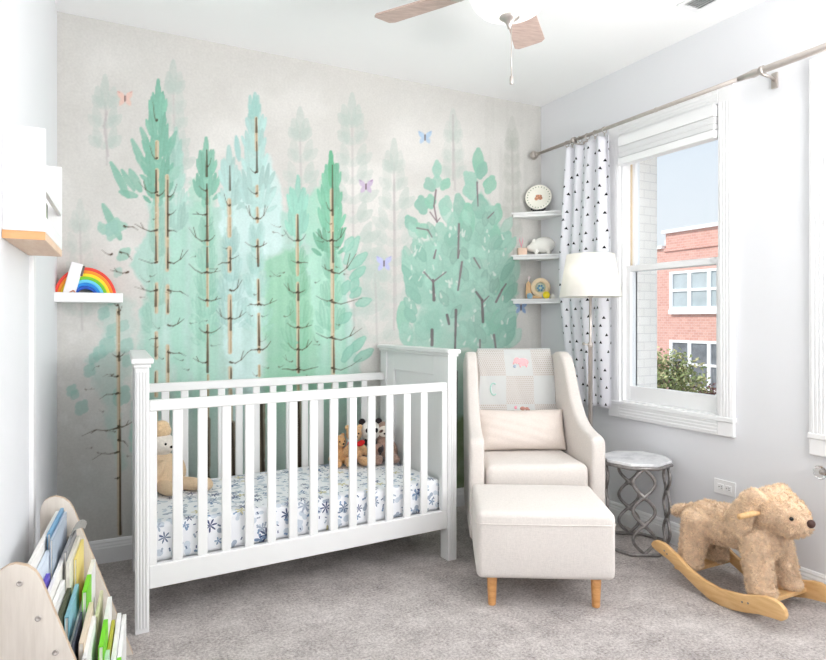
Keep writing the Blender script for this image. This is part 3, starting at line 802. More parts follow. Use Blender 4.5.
face_bits(pa, [(-.026, -.071, .214), (.026, -.071, .214)], (0, -.084, .196), .004, (.011, .007, .008))
# tan bear with red bow
be = thing('plush_bear', 'tan plush teddy bear with a red bow leaning beside the panda in crib', 'stuffed toy', incrib(1.165, .565, MZ), CR - .2)
tanf = plush('tan_fur', lin(214, 172, 128))
blend('body', [((0, 0, .08), (.062, .055, .085)), ((0, -.01, .205), (.056, .05, .052)), ((0, -.055, .192), (.026, .022, .022)), ((-.044, 0, .25), (.02, .012, .02)), ((.044, 0, .25), (.02, .012, .02)), ((-.066, -.03, .095), (.024, .026, .06), (.5, .5, 0)), ((.066, -.03, .095), (.024, .026, .06), (.5, -.5, 0)), ((-.05, -.085, .034), (.032, .06, .032), (0, 0, -.3)), ((.05, -.085, .034), (.032, .06, .032), (0, 0, .3))], tanf, be, .006, 4)
red = fabric('red_ribbon', lin(206, 40, 40))
bm = bmesh.new(); add_ell(bm, (-.03, -.062, .15), (.028, .012, .018), (0, .4, 0)); add_ell(bm, (.034, -.062, .15), (.03, .012, .02), (0, -.4, 0)); add_ell(bm, (0, -.066, .15), (.01, .01, .01)); obj('bow', bm, red, be)
face_bits(be, [(-.02, -.058, .216), (.02, -.058, .216)], (0, -.078, .198))
# second tan bear at its left, cut by slats
b2 = thing('plush_bear', 'honey brown plush bear slumped leftmost in the toy group in crib', 'stuffed toy', incrib(1.08, .585, MZ), CR + .1)
honey = plush('honey_fur', lin(206, 158, 108))
blend('body', [((0, 0, .06), (.05, .05, .065)), ((0, -.015, .15), (.046, .044, .042)), ((0, -.055, .14), (.02, .018, .017)), ((-.036, 0, .186), (.016, .01, .016)), ((.036, 0, .186), (.016, .01, .016)), ((-.05, -.03, .07), (.02, .022, .045), (.5, .5, 0)), ((.05, -.03, .07), (.02, .022, .045), (.5, -.5, 0)), ((-.04, -.07, .026), (.026, .045, .026), (0, 0, -.3)), ((.04, -.07, .026), (.026, .045, .026), (0, 0, .3))], honey, b2, .006, 4)
face_bits(b2, [(-.017, -.055, .158), (.017, -.055, .158)], (0, -.074, .145), .005, (.008, .006, .006))
# pale doll with a tan cap at the left end in a beige suit
bu = thing('plush_doll', 'pale plush doll with tan cap and beige suit at left end of crib', 'stuffed toy', incrib(.182, .545, MZ), CR + .5)
cr_f = plush('doll_fur', lin(232, 224, 214), .08); suit = fabric('doll_suit', lin(222, 196, 164), 500); cap_m = plush('cap_fur', lin(226, 196, 158), .1)
blend('body', [((0, 0, .205), (.052, .048, .052)), ((0, -.04, .196), (.026, .02, .022)), ((0, 0, .15), (.03, .03, .04)), ((0, 0, .1), (.04, .04, .07))], cr_f, bu, .006, 4)
blend('cap', [((0, .008, .262), (.044, .042, .034)), ((.0, .008, .285), (.034, .034, .026))], cap_m, bu, .006, 3)
blend('suit', [((0, 0, .065), (.072, .066, .075)), ((0, 0, .12), (.062, .055, .05)), ((-.066, -.03, .085), (.024, .028, .075), (.4, .5, 0)), ((.07, -.03, .085), (.024, .028, .075), (.4, -.5, 0)), ((-.05, -.09, .03), (.032, .09, .030), (0, 0, -.15)), ((.05, -.10, .03), (.032, .10, .030), (0, 0, .35)), ((.082, -.18, .03), (.033, .04, .031))], suit, bu, .006, 3)
face_bits(bu, [(-.02, -.046, .212), (.02, -.046, .212)], (0, -.06, .198), .0055, (.008, .006, .006))
for r_, k_ in ((sl, .86), (pa, .84), (be, .80), (b2, .85), (bu, 1.03)): r_.scale = (k_,) * 3
# ------------------------------------------------------------------ armchair, ottoman, pillow, blanket
ML = M_['linen']; MLr = mat('leg_wood_dark', lin(150, 92, 52), .4)
YR = -YAW + R(3.0)
def taper(bm):
    for v in bm.verts: v.co.x *= 1 - .16 * min(1, max(0, v.co.y) / .6)
CHX = cq(.608, 3.02)
chair = thing('armchair', 'cream linen nursery armchair with sloped wing sides in the corner', 'armchair', CHX, YR)
# local: x right, y back, origin at front centre; half width .33
sideprof = [(0.0, .12), (.0, .575), (.012, .60), (.04, .612), (.10, .622), (.17, .645), (.235, .69), (.29, .76), (.335, .845), (.375, .925), (.42, .98), (.47, 1.003), (.53, 1.0), (.60, .975), (.655, .94), (.665, .88), (.64, .5), (.61, .12)]
for s_ in (-1, 1):
    bm = bmesh.new()
    Ms = Matrix(((0, 0, 1, 0), (1, 0, 0, 0), (0, 1, 0, 0), (0, 0, 0, 1)))
    add_prism(bm, sideprof, .072, Matrix.Translation((-.335 if s_ < 0 else .263, 0, 0)) @ Ms, .018, 3)
    taper(bm); obj('arm_side', bm, ML, chair, smooth=40)
bm = bmesh.new(); add_box(bm, (-.258, .03, .10), (.258, .60, .34), .015, 3); taper(bm); obj('seat_base', bm, ML, chair, smooth=40)
bm = bmesh.new(); add_box(bm, (-.256, .005, .335), (.256, .47, .475), .035, 4)
for v in bm.verts:
    if v.co.z > .45: v.co.z += .022 * max(0, 1 - (v.co.x / .256) ** 2) * (1 - abs(v.co.y - .24) / .4)
taper(bm); obj('seat_cushion', bm, ML, chair, smooth=50)
BT = R(14)
MB_ = TR((0, .45, .45), (-BT, 0, 0))
bm = bmesh.new(); add_box(bm, (-.266, 0, -.06), (.266, .13, .575), .035, 4, MB_); taper(bm); obj('backrest', bm, ML, chair, smooth=50)
bm = bmesh.new(); add_lathe(bm, [(0, 0), (.16, 0), (.16, .012), (.03, .025), (.03, .11), (0, .11)], 32, TR((0, .32, 0))); obj('swivel_base', bm, M_['black'], chair)
chm = TR(CHX, (0, 0, YR))

# pillow
def add_pillow(bm, w, h, th, n=36):
    t = bmesh.new(); top = {}; bot = {}
    for i in range(n + 1):
        for j in range(n + 1):
            u = -1 + 2 * i / n; v = -1 + 2 * j / n
            k = (max(0, 1 - abs(u) ** 3.5) * max(0, 1 - abs(v) ** 3)) ** .55
            x = u * w / 2 * (1 - .035 * (1 - v * v)); y = v * h / 2 * (1 - .06 * (1 - u * u))
            wr_ = .0035 * math.sin(u * 13 + v * 5) * math.sin(v * 9 - u * 4) * k
            top[i, j] = t.verts.new((x, y, th / 2 * k + wr_))
            bot[i, j] = top[i, j] if abs(u) > .999 or abs(v) > .999 else t.verts.new((x, y, -th / 2 * k))
    for i in range(n):
        for j in range(n):
            t.faces.new((top[i, j], top[i + 1, j], top[i + 1, j + 1], top[i, j + 1]))
            q = (bot[i, j], bot[i, j + 1], bot[i + 1, j + 1], bot[i + 1, j])
            if len(set(q)) == 4 and not all(a is b_ for a, b_ in zip(q, (top[i, j], top[i, j + 1], top[i + 1, j + 1], top[i + 1, j]))): t.faces.new(q)
    bmesh.ops.recalc_face_normals(t, faces=list(t.faces))
    for f in t.faces: f.smooth = True
    join(bm, t)
pm = chm @ TR((-.004, .365, .585), (R(70), 0, R(.5)))
bm = bmesh.new(); add_pillow(bm, .49, .225, .13)
o = obj('lumbar_pillow', bm, M_['linen2'], loc=pm.translation, rot=pm.to_euler())
tag(o, 'beige rectangular linen lumbar pillow on the armchair seat', 'pillow')

# blanket: sheet over the backrest
def blanket_mat():
    m = bpy.data.materials.new('crochet'); t = NT(m)
    uv = t.node('ShaderNodeTexCoord'); sp = t.node('ShaderNodeSeparateXYZ'); t.l.new(uv.outputs['UV'], sp.inputs[0])
    ck = t.node('ShaderNodeTexChecker'); ck.inputs['Scale'].default_value = 1; t.l.new(uv.outputs['UV'], ck.inputs['Vector'])
    def cell(x, k): return t.math('SUBTRACT', t.math('FRACT', t.math('MULTIPLY', x, k)), .5)
    k = 14
    odd = t.math('MULTIPLY', t.math('FRACT', t.math('MULTIPLY', t.math('FLOOR', t.math('MULTIPLY', sp.outputs[1], k)), .5)), 1)
    xx = t.math('SUBTRACT', t.math('FRACT', t.math('ADD', t.math('MULTIPLY', sp.outputs[0], k), odd)), .5)
    yy = cell(sp.outputs[1], k)
    d = t.math('SQRT', t.math('ADD', t.math('MULTIPLY', xx, xx), t.math('MULTIPLY', yy, yy)))
    hole = t.math('MULTIPLY', t.math('LESS_THAN', d, .3), ck.outputs['Fac'])
    col = t.mix(ck.outputs['Fac'], lin(247, 249, 248), lin(250, 248, 246))
    col = t.mix(hole, col, lin(222, 214, 204))
    t.color(col); t.p.inputs['Roughness'].default_value = 1
    h = t.math('SUBTRACT', t.noise(t.coord(), 260, 2), hole); t.bump(h, .25, .0015)
    return m
def build_blanket():
    # path down the front of the backrest, over the top and a little behind, in backrest-local (y,z)
    path = [(-.010, .10), (-.011, .2), (-.011, .35), (-.012, .5), (-.010, .545), (.004, .578), (.03, .590), (.065, .592), (.10, .588), (.128, .572), (.143, .54), (.145, .46), (.145, .36)]
    acc = [0]
    for a, b in zip(path[:-1], path[1:]): acc.append(acc[-1] + math.hypot(b[0] - a[0], b[1] - a[1]))
    nx = 40; ns = 60; bm = bmesh.new(); uvl = bm.loops.layers.uv.new('UVMap'); grid = []
    rr = random.Random(3)
    for j in range(ns + 1):
        s_ = acc[-1] * j / ns
        i = max(k for k in range(len(acc)) if acc[k] <= s_ + 1e-9); i = min(i, len(path) - 2)
        f = (s_ - acc[i]) / (acc[i + 1] - acc[i])
        y = path[i][0] * (1 - f) + path[i + 1][0] * f; z = path[i][1] * (1 - f) + path[i + 1][1] * f
        row = []
        for k in range(nx + 1):
            u = k / nx; wob = .006 * math.sin(u * 9 + s_ * 7) * (1 if s_ < .45 else .2)
            x = -.240 + .506 * u + .006 * math.sin(s_ * 25) * (1 if k in (0, nx) else .5)
            row.append((bm.verts.new((x, y - abs(wob), z)), u, s_))
        grid.append(row)
    for j in range(ns):
        for k in range(nx):
            q = [grid[j][k], grid[j][k + 1], grid[j + 1][k + 1], grid[j + 1][k]]
            fc = bm.faces.new([p[0] for p in q]); fc.smooth = True
            for l, p in zip(fc.loops, q): l[uvl].uv = (p[1] * 2.75 + .03, (acc[3] + .045 - p[2]) * 6.2 + 5.23)
    r = bmesh.ops.solidify(bm, geom=list(bm.faces), thickness=-.006)
    bm.transform(MB_); taper(bm)
    bmesh.ops.recalc_face_normals(bm, faces=list(bm.faces))
    o = obj('crochet_blanket', bm, blanket_mat(), loc=chm.translation, rot=(0, 0, YR))
    tag(o, 'white crocheted patchwork blanket draped over the armchair back', 'blanket')
    # applique pictures
    def app(name, c_, shapes):
        b = bmesh.new()
        for (x, z, rx, rz, rot) in shapes: add_ell(b, (x, -.018, z), (rx, .004, rz), (0, rot, 0), 14, 8)
        b.transform(MB_)
        obj(name, b, fabric(name + '_yarn', c_, 500), o)
    app('pink_elephant', lin(243, 186, 190), [(.05, .50, .034, .022, .1), (.016, .508, .018, .018, 0), (.035, .48, .006, .012, 0), (.07, .48, .006, .012, 0), (.0, .498, .006, .014, .5)])
    app('grey_ball', lin(170, 186, 205), [(.002, .475, .009, .009, 0)])
    app('brown_bear', lin(190, 140, 128), [(.035, .235, .016, .011, 0), (.058, .234, .012, .009, 0), (.07, .228, .006, .004, 0)])
    app('pink_balloon', lin(240, 170, 185), [(-.005, .24, .008, .01, 0)])
    b = bmesh.new()
    pts = [(-.125 + .018 * math.cos(a), -.017, .345 + .034 * math.sin(a)) for a in [R(50 + 260 * i / 14) for i in range(15)]]
    add_tube(b, pts, .004, 6); b.transform(MB_)
    obj('letter_c', b, fabric('mint_yarn', lin(190, 226, 216), 500), o)
build_blanket()

# ottoman
ott = thing('ottoman', 'square cream linen ottoman on wooden legs before the armchair', 'ottoman', cq(.549, 2.745), -YAW - R(2.9))
def puffbox(lo, hi, bev, puff):
    bm = bmesh.new()
    t = bmesh.new(); add_box(t, lo, hi, bev, 4)
    bmesh.ops.subdivide_edges(t, edges=[e for e in t.edges if e.calc_length() > .1], cuts=8, use_grid_fill=True)
    cx, cy, cz = ((lo[i] + hi[i]) / 2 for i in range(3))
    for v in t.verts:
        nx = (v.co.x - cx) / (hi[0] - lo[0]) * 2; ny = (v.co.y - cy) / (hi[1] - lo[1]) * 2; nz = (v.co.z - cz) / (hi[2] - lo[2]) * 2
        if nz > .9: v.co.z += puff * (1 - nx * nx) * (1 - ny * ny)
        if abs(nx) > .95: v.co.x += math.copysign(puff * .4 * max(0, 1 - ny * ny) * max(0, 1 - nz * nz), nx)
        if abs(ny) > .95: v.co.y += math.copysign(puff * .4 * max(0, 1 - nx * nx) * max(0, 1 - nz * nz), ny)
    join(bm, t); return bm
obj('upholstered_body', puffbox((-.279, -.227, .128), (.279, .227, .400), .024, .010), ML, ott, smooth=60)
bm = bmesh.new(); add_tube(bm, [(x * .2795, y * .2275, .352) for x, y in [(-.93, -1), (-.5, -1.008), (0, -1.012), (.5, -1.008), (.93, -1), (1, -.93), (1.006, 0), (1, .93), (.93, 1), (0, 1.01), (-.93, 1), (-1, .93), (-1.006, 0), (-1, -.93)]], .0026, 8, True); obj('piping', bm, ML, ott)
for sx in (-1, 1):
    for sy in (-1, 1):
        bm = bmesh.new(); add_lathe(bm, [(0, 0), (.015, 0), (.0165, .004), (.022, .13), (.022, .14), (0, .14)], 20, TR((sx * .213, sy * .165, 0))); obj('leg', bm, M_['oak'], ott)

# ------------------------------------------------------------------ floor lamp
lamp = thing('floor_lamp', 'brushed nickel floor lamp with cream drum shade beside the curtain', 'lamp', (2.416, 2.575, 0))
bm = bmesh.new(); add_lathe(bm, [(0, 0), (.072, 0), (.072, .012), (.05, .022), (.015, .035), (0, .035)], 32); obj('base', bm, M_['nickel'], lamp)
bm = bmesh.new(); add_lathe(bm, [(0, .02), (.0115, .02), (.0115, 1.03), (.014, 1.032), (.014, 1.055), (.008, 1.06), (.0075, 1.30), (.016, 1.305), (.016, 1.33), (.011, 1.34), (.011, 1.38), (0, 1.38)], 16); obj('pole', bm, M_['nickel'], lamp)
bm = bmesh.new(); add_tube(bm, [(0, 0, 1.043), (-.035, .01, 1.05)], .004, 8); add_ell(bm, (-.038, .011, 1.051), (.006, .011, .009)); obj('height_knob', bm, M_['nickel'], lamp)
shade_m = bpy.data.materials.new('lamp_shade'); t = NT(shade_m)
t.color(lin(250, 248, 244)); t.p.inputs['Roughness'].default_value = .9; t.p.inputs['Transmission Weight'].default_value = 0
tl = t.node('ShaderNodeBsdfTranslucent'); tl.inputs[0].default_value = lin(252, 249, 242); mx = t.node('ShaderNodeMixShader'); mx.inputs[0].default_value = .45
t.l.new(t.p.outputs[0], mx.inputs[1]); t.l.new(tl.outputs[0], mx.inputs[2]); t.l.new(mx.outputs[0], t.out.inputs[0])
bm = bmesh.new(); add_lathe(bm, [(.166, 1.305), (.127, 1.536), (.1255, 1.536), (.1645, 1.305), (.166, 1.305)], 48); obj('lamp_shade', bm, shade_m, lamp)
lp_ = bpy.data.lights.new('floor_lamp_bulb', 'POINT'); lp_.energy = .9; lp_.shadow_soft_size = .03; lp_.color = (1, .98, .95)
lo_ = bpy.data.objects.new('floor_lamp_bulb', lp_); COL.objects.link(lo_); lo_.location = (2.416, 2.575, 1.48)
bm = bmesh.new(); add_ell(bm, (0, 0, 1.42), (.03, .03, .045)); add_tube(bm, [(0, 0, 1.36), (0, 0, 1.40)], .015, 10); obj('bulb', bm, mat('bulb_glass', (.9, .9, .88, 1), .3), lamp)

# ------------------------------------------------------------------ side table
st = thing('side_table', 'octagonal marble topped side table with twisted iron legs by the wall', 'table', (2.537, 2.368, 0), R(12))
def octo(r, off=0): return [(r * math.cos(R(22.5 + 45 * k) + off), r * math.sin(R(22.5 + 45 * k) + off)) for k in range(8)]
marble = bpy.data.materials.new('marble'); t = NT(marble); f = t.noise(t.coord(), 9, 8, .7)
t.color(t.ramp(f, [(.35, lin(205, 206, 210)), (.5, lin(232, 233, 235)), (.65, lin(245, 245, 246))])); t.p.inputs['Roughness'].default_value = .12
bm = bmesh.new(); add_prism(bm, octo(.174), .014, TR((0, 0, .448)), .002); obj('table_top', bm, marble, st)
def ring(z, r, h):
    bm = bmesh.new(); P = octo(r)
    add_tube(bm, [(p[0], p[1], z) for p in P], h, 8, True); return bm
obj('top_ring', ring(.438, .173, .0095), M_['iron'], st); obj('base_ring', ring(.009, .174, .009), M_['iron'], st)
for k in range(4):
    for s_ in (-1, 1):
        a0 = R(22.5 + 90 * k + 22.5); pts = []; rr = []
        for i in range(41):
            z = .012 + .424 * i / 40; f = i / 40
            a = a0 + s_ * R(19) * math.sin(f * PI * 3.0)
            rad = .168 * math.cos(R(22.5)) / max(.8, math.cos(((a - a0 + R(22.5)) % R(45)) - R(22.5)))
            pts.append((rad * math.cos(a), rad * math.sin(a), z)); rr.append(.0085 + (.0035 if i in (13, 14, 26, 27) else 0))
        bm = bmesh.new(); add_tube(bm, pts, rr, 8); obj('leg', bm, M_['iron'], st)

# ------------------------------------------------------------------ rocking dog
dog = thing('rocking_dog', 'curly tan plush rocking dog on curved wooden rockers by right wall', 'rocking toy', (2.475, 1.80, 0), -PI / 2)
top = [(-.262, .128), (-.268, .14), (-.262, .152), (-.247, .164), (-.227, .167), (-.2, .166), (-.177, .158), (-.124, .133), (-.065, .099), (.001, .077), (.086, .066), (.185, .082), (.24, .1), (.278, .112), (.31, .115), (.34, .108), (.36, .092), (.366, .071), (.36, .054), (.347, .044), (.32, .042), (.258, .033), (.202, .016), (.144, .003), (.09, .0), (.04, .004), (-.023, .028), (-.102, .066), (-.173, .101), (-.235, .118)]
Mz = Matrix(((1, 0, 0, 0), (0, 0, -1, 0), (0, 1, 0, 0), (0, 0, 0, 1)))
for yy in (-.155, .155):
    bm = bmesh.new(); add_prism(bm, top, .022, TR((0, yy + .011, 0)) @ Mz, .004, 2); rk = obj('rocker', bm, M_['rocker'], dog, smooth=40)
    for (x, z) in [(-.19, .135), (-.175, .125), (.19, .055), (.215, .06)]:
        bm = bmesh.new(); add_ell(bm, (x, yy - .012 if yy < 0 else yy + .012, z), (.004, .002, .004), u=10, v=6)
        obj('screw', bm, M_['iron'], rk)
bm = bmesh.new(); add_box(bm, (-.155, -.145, .062), (-.085, .145, .080), .003); obj('crossbar', bm, M_['rocker'], dog)
bm = bmesh.new(); add_box(bm, (.19, -.145, .058), (.26, .145, .076), .003); obj('crossbar', bm, M_['rocker'], dog)
bm = bmesh.new(); add_tube(bm, [(.205, -.205, .405), (.205, .205, .405)], .0115, 14); obj('handle', bm, M_['rocker'], dog)
dogm = plush('dog_fur', lin(222, 192, 162), .16, 55, .8, .006)
legs = []
for (x, y) in [(-.118, -.085), (-.118, .085), (.215, -.085), (.215, .085)]:
    top_x = x * .82
    for i in range(7):
        f = i / 6
        legs.append(((x + (top_x - x) * f, y * (1 - .25 * f), .10 + .19 * f), (.052 + .014 * f, .05 + .012 * f, .04)))
    legs.append(((x + (.008 if x > 0 else .005), y, .098), (.056, .052, .024)))
body = legs + [((-.08, 0, .275), (.10, .095, .092)), ((0, 0, .285), (.11, .09, .09)), ((.09, 0, .292), (.11, .092, .092)), ((.17, 0, .28), (.085, .088, .09)), ((.19, 0, .36), (.075, .07, .075)),
    ((.222, 0, .415), (.094, .092, .086)), ((.265, 0, .40), (.082, .078, .075)), ((.308, 0, .380), (.052, .056, .05)), ((.327, 0, .374), (.034, .041, .037)), ((.285, 0, .358), (.052, .058, .043)),
    ((-.175, 0, .305), (.028, .028, .028)), ((-.205, 0, .296), (.028, .026, .024)), ((-.235, 0, .285), (.03, .027, .026)), ((-.262, 0, .272), (.026, .026, .026))]
db = blend('body', body, dogm, dog, .008, 6, disp=(.012, .03))
ears = []
for s_ in (-1, 1):
    e = blend('ear', [((.195, s_ * .078, .462), (.045, .026, .036), (s_ * -.5, .3, 0)), ((.175, s_ * .096, .440), (.046, .022, .044), (s_ * -.3, .4, 0)), ((.158, s_ * .108, .405), (.050, .020, .050), (s_ * -.15, .4, 0)), ((.142, s_ * .114, .368), (.056, .020, .056), (0, .4, 0)), ((.13, s_ * .116, .335), (.05, .019, .046), (0, .4, 0))], dogm, dog, .007, 5, disp=(.008, .03)); ears.append(e)
for s_ in (-1, 1):
    bm = bmesh.new(); add_ell(bm, (.324, -.063 if s_ < 0 else .05, .409), .008, u=12, v=8); obj('eye', bm, eye, dog)
bm = bmesh.new(); add_ell(bm, (.364, -.004, .392), (.014, .018, .016)); obj('nose', bm, mat('nose_brown', lin(70, 44, 36), .6), dog)
# curly pile as real strands
def fur(target, count, length, seed, m, lean=(-.35, 0, -.55)):
    me = target.data; me.calc_loop_triangles()
    nv = len(me.vertices); co_ = np.empty(nv * 3); me.vertices.foreach_get('co', co_); co_ = co_.reshape(-1, 3)
    nr = np.empty(nv * 3); me.vertices.foreach_get('normal', nr); nr = nr.reshape(-1, 3)
    tr = np.empty(len(me.loop_triangles) * 3, np.int32); me.loop_triangles.foreach_get('vertices', tr); tr = tr.reshape(-1, 3)
    a, b, c_ = co_[tr[:, 0]], co_[tr[:, 1]], co_[tr[:, 2]]
    ar = np.linalg.norm(np.cross(b - a, c_ - a), axis=1); rng = np.random.default_rng(seed)
    pick = rng.choice(len(tr), count, p=ar / ar.sum()); w = rng.dirichlet((1, 1, 1), count)
    P = (co_[tr[pick]] * w[..., None]).sum(1); Nn = (nr[tr[pick]] * w[..., None]).sum(1); Nn /= np.linalg.norm(Nn, axis=1)[:, None]
    # tufts: neighbouring strands share a direction
    cell = np.floor(P / .016).astype(int); h = (cell[:, 0] * 73856093 ^ cell[:, 1] * 19349663 ^ cell[:, 2] * 83492791) % 4096
    tuft = rng.normal(0, .6, (4096, 3))[h]
    D = Nn * .75 + np.array(lean) + tuft + rng.normal(0, .25, (count, 3)); D /= np.linalg.norm(D, axis=1)[:, None]
    bad = (D * Nn).sum(1) < .12; D[bad] += Nn[bad] * .7; D /= np.linalg.norm(D, axis=1)[:, None]
    S = np.cross(D, rng.normal(0, 1, (count, 3))); S /= np.linalg.norm(S, axis=1)[:, None]
    B = np.cross(D, S); L = length * rng.uniform(.6, 1.2, count)[:, None]
    segs = []
    for i, f in enumerate((0, .35, .7, 1)):
        curl = (S * math.sin(f * 4.2) + B * (1 - math.cos(f * 4.2))) * L * .22
        ctr = P - Nn * .001 + D * L * f * (1 - .2 * f) + curl
        wd = .0014 * (1 - .7 * f)
        T2 = np.cross(D, Nn); T2 /= np.linalg.norm(T2, axis=1)[:, None] + 1e-9
        segs.append((ctr - T2 * wd, ctr + T2 * wd))
    V = np.stack([x for s_ in segs for x in s_], 1).reshape(-1, 3)
    base = (np.arange(count) * 8)[:, None]
    F = np.concatenate([base + np.array([2 * i, 2 * i + 1, 2 * i + 3, 2 * i + 2]) for i in range(3)], 1).reshape(-1, 4)
    mm = bpy.data.meshes.new('fur'); mm.vertices.add(len(V)); mm.vertices.foreach_set('co', V.astype(np.float32).ravel())
    mm.loops.add(F.size); mm.loops.foreach_set('vertex_index', F.astype(np.int32).ravel())
    mm.polygons.add(len(F)); mm.polygons.foreach_set('loop_start', np.arange(0, F.size, 4, dtype=np.int32)); mm.update(calc_edges=True)
    mm.materials.append(m)
    o = bpy.data.objects.new('fur', mm); COL.objects.link(o); o['kind'] = 'stuff'
    return o
furm = plush('fur_strand', lin(236, 206, 174), .26, 24, 0, .001)
o = fur(db, 42000, .0125, 1, furm); o.parent = dog
for i, e in enumerate(ears):
    o = fur(e, 5500, .0115, 5 + i, furm); o.parent = e

# ------------------------------------------------------------------ curtain, rod, blind
RX, RZ = 2.640, 2.285
rod = thing('curtain_rod', 'long brushed nickel curtain rod above the windows', 'curtain rod', (RX, 3.3, RZ))
Nk = M_['nickel']
ty = lambda y: y - 3.3
bm = bmesh.new(); add_tube(bm, [(0, ty(3.315), 0), (0, ty(1.78), 0)], .0105, 16); add_tube(bm, [(0, ty(2.335), 0), (0, ty(2.325), 0)], .0125, 14); obj('thin_rod', bm, Nk, rod)
bm = bmesh.new(); add_tube(bm, [(0, ty(1.86), 0), (0, ty(1.80), 0), (0, ty(1.785), 0), (0, ty(1.76), 0), (0, ty(.4), 0)], [.0115, .016, .019, .0155, .0155], 18); obj('thick_rod', bm, Nk, rod)
bm = bmesh.new(); add_ell(bm, (0, ty(3.345), 0), .029); add_tube(bm, [(0, ty(3.32), 0), (0, ty(3.30), 0)], [.018, .0115], 14); obj('finial', bm, Nk, rod)
for y in (2.955, 1.745, .5):
    bm = bmesh.new(); add_tube(bm, [(0, ty(y), -.016), (.06, ty(y), -.02), (.085, ty(y), -.03)], .007, 8); add_box(bm, (.083, ty(y) - .014, -.065), (.094, ty(y) + .014, .005), .002); add_tube(bm, [(0, ty(y) - .008, 0), (0, ty(y) + .008, 0)], .02, 14); obj('bracket', bm, Nk, rod)
for k, y in enumerate((2.70, 2.775, 2.84, 2.905, 2.97, 3.02)):
    bm = bmesh.new(); add_tube(bm, [(.018 * math.cos(a), ty(y), -.006 + .018 * math.sin(a)) for a in [2 * PI * i / 14 for i in range(14)]], .0025, 6, True); add_tube(bm, [(0, ty(y), -.024), (0, ty(y), -.04)], .004, 6); obj('clip_ring', bm, Nk, rod)

def curtain_mat():
    m = bpy.data.materials.new('triangle_print'); t = NT(m)
    uv = t.node('ShaderNodeTexCoord'); sp = t.node('ShaderNodeSeparateXYZ'); t.l.new(uv.outputs['UV'], sp.inputs[0])
    row = t.math('FLOOR', sp.outputs[1]); odd = t.math('MULTIPLY', t.math('FRACT', t.math('MULTIPLY', row, .5)), 1.0)
    xs_ = t.math('ADD', sp.outputs[0], odd)
    wn = t.node('ShaderNodeTexWhiteNoise', noise_dimensions='2D'); cb = t.node('ShaderNodeCombineXYZ'); t.l.new(t.math('FLOOR', xs_), cb.inputs[0]); t.l.new(row, cb.inputs[1]); t.l.new(cb.outputs[0], wn.inputs[0])
    sc = t.node('ShaderNodeSeparateColor'); t.l.new(wn.outputs['Color'], sc.inputs[0])
    x = t.math('SUBTRACT', t.math('FRACT', xs_), t.math('ADD', .35, t.math('MULTIPLY', sc.outputs[0], .3)))
    y = t.math('SUBTRACT', t.math('FRACT', sp.outputs[1]), t.math('ADD', .3, t.math('MULTIPLY', sc.outputs[1], .2)))
    a = t.math('GREATER_THAN', y, -.17)
    b = t.math('LESS_THAN', t.math('ADD', t.math('MULTIPLY', t.math('ABSOLUTE', x), 2.9), y), .17)
    mask = t.math('MULTIPLY', a, b)
    t.color(t.mix(mask, lin(243, 243, 248), lin(28, 28, 34)))
    t.p.inputs['Roughness'].default_value = .95; t.p.inputs['Specular IOR Level'].default_value = .1
    tl = t.node('ShaderNodeBsdfTranslucent'); t.l.new(t.mix(mask, lin(243, 243, 248), lin(28, 28, 34)), tl.inputs[0])
    mx = t.node('ShaderNodeMixShader'); mx.inputs[0].default_value = .25
    t.l.new(t.p.outputs[0], mx.inputs[1]); t.l.new(tl.outputs[0], mx.inputs[2]); t.l.new(mx.outputs[0], t.out.inputs[0])
    return m
def build_curtain():
    bm = bmesh.new(); uvl = bm.loops.layers.uv.new('UVMap'); nx, nz = 140, 60
    z1, z0 = 2.252, .672; grid = []
    for j in range(nz + 1):
        f = j / nz; z = z1 + (z0 - z1) * f
        ya = 2.672 - .018 * f; yb = 3.005 + .075 * min(1, f * 2.2) - .08 * max(0, f - .55) * 2.2   # right / left hem
        row = []
        for k in range(nx + 1):
            u = k / nx
            amp = .009 + .008 * (1 - f)
            ph = u * 3.7 * 2 * PI + .5 * math.sin(u * 7 + f * 2)
            x = amp * math.sin(ph) + .006 * math.sin(u * 17 + f * 3)
            row.append((bm.verts.new((RX + .004 + x, ya + (yb - ya) * u + .003 * math.cos(ph), z - .010 * abs(math.sin(u * 5.2 * PI)) * (1 - f))), u, f))
        grid.append(row)
    for j in range(nz):
        for k in range(nx):
            q = [grid[j][k], grid[j][k + 1], grid[j + 1][k + 1], grid[j + 1][k]]
            fc = bm.faces.new([p[0] for p in q]); fc.smooth = True
            for l, p in zip(fc.loops, q): l[uvl].uv = (p[1] * 5.5, (1 - p[2]) * 31)
    bmesh.ops.recalc_face_normals(bm, faces=list(bm.faces))
    bmesh.ops.solidify(bm, geom=list(bm.faces), thickness=.0015)
    o = obj('window_curtain', bm, curtain_mat())
    tag(o, 'white curtain panel with small black triangles hanging left of the window', 'curtain')
build_curtain()

bl = thing('window_blind', 'white slatted blind raised and stacked at the top of window', 'blind', (XR - .03, 2.34, 2.07))
bw = M_['trim']
bm = bmesh.new(); add_box(bm, (-.012, -.312, .105), (.05, .312, .162), .004); obj('head_rail', bm, bw, bl)
for k, (z, h) in enumerate([(.072, .031), (.044, .026)]):
    bm = bmesh.new()
    for i in range(4): add_box(bm, (-.006 - .001 * (i % 2), -.309, z + h * i / 4), (.046, .309, z + h * i / 4 + h * .21), .001)
    obj('slat_stack', bm, bw, bl)
bm = bmesh.new(); add_box(bm, (-.012, -.312, .0), (.05, .312, .040), .004); obj('bottom_rail', bm, bw, bl)

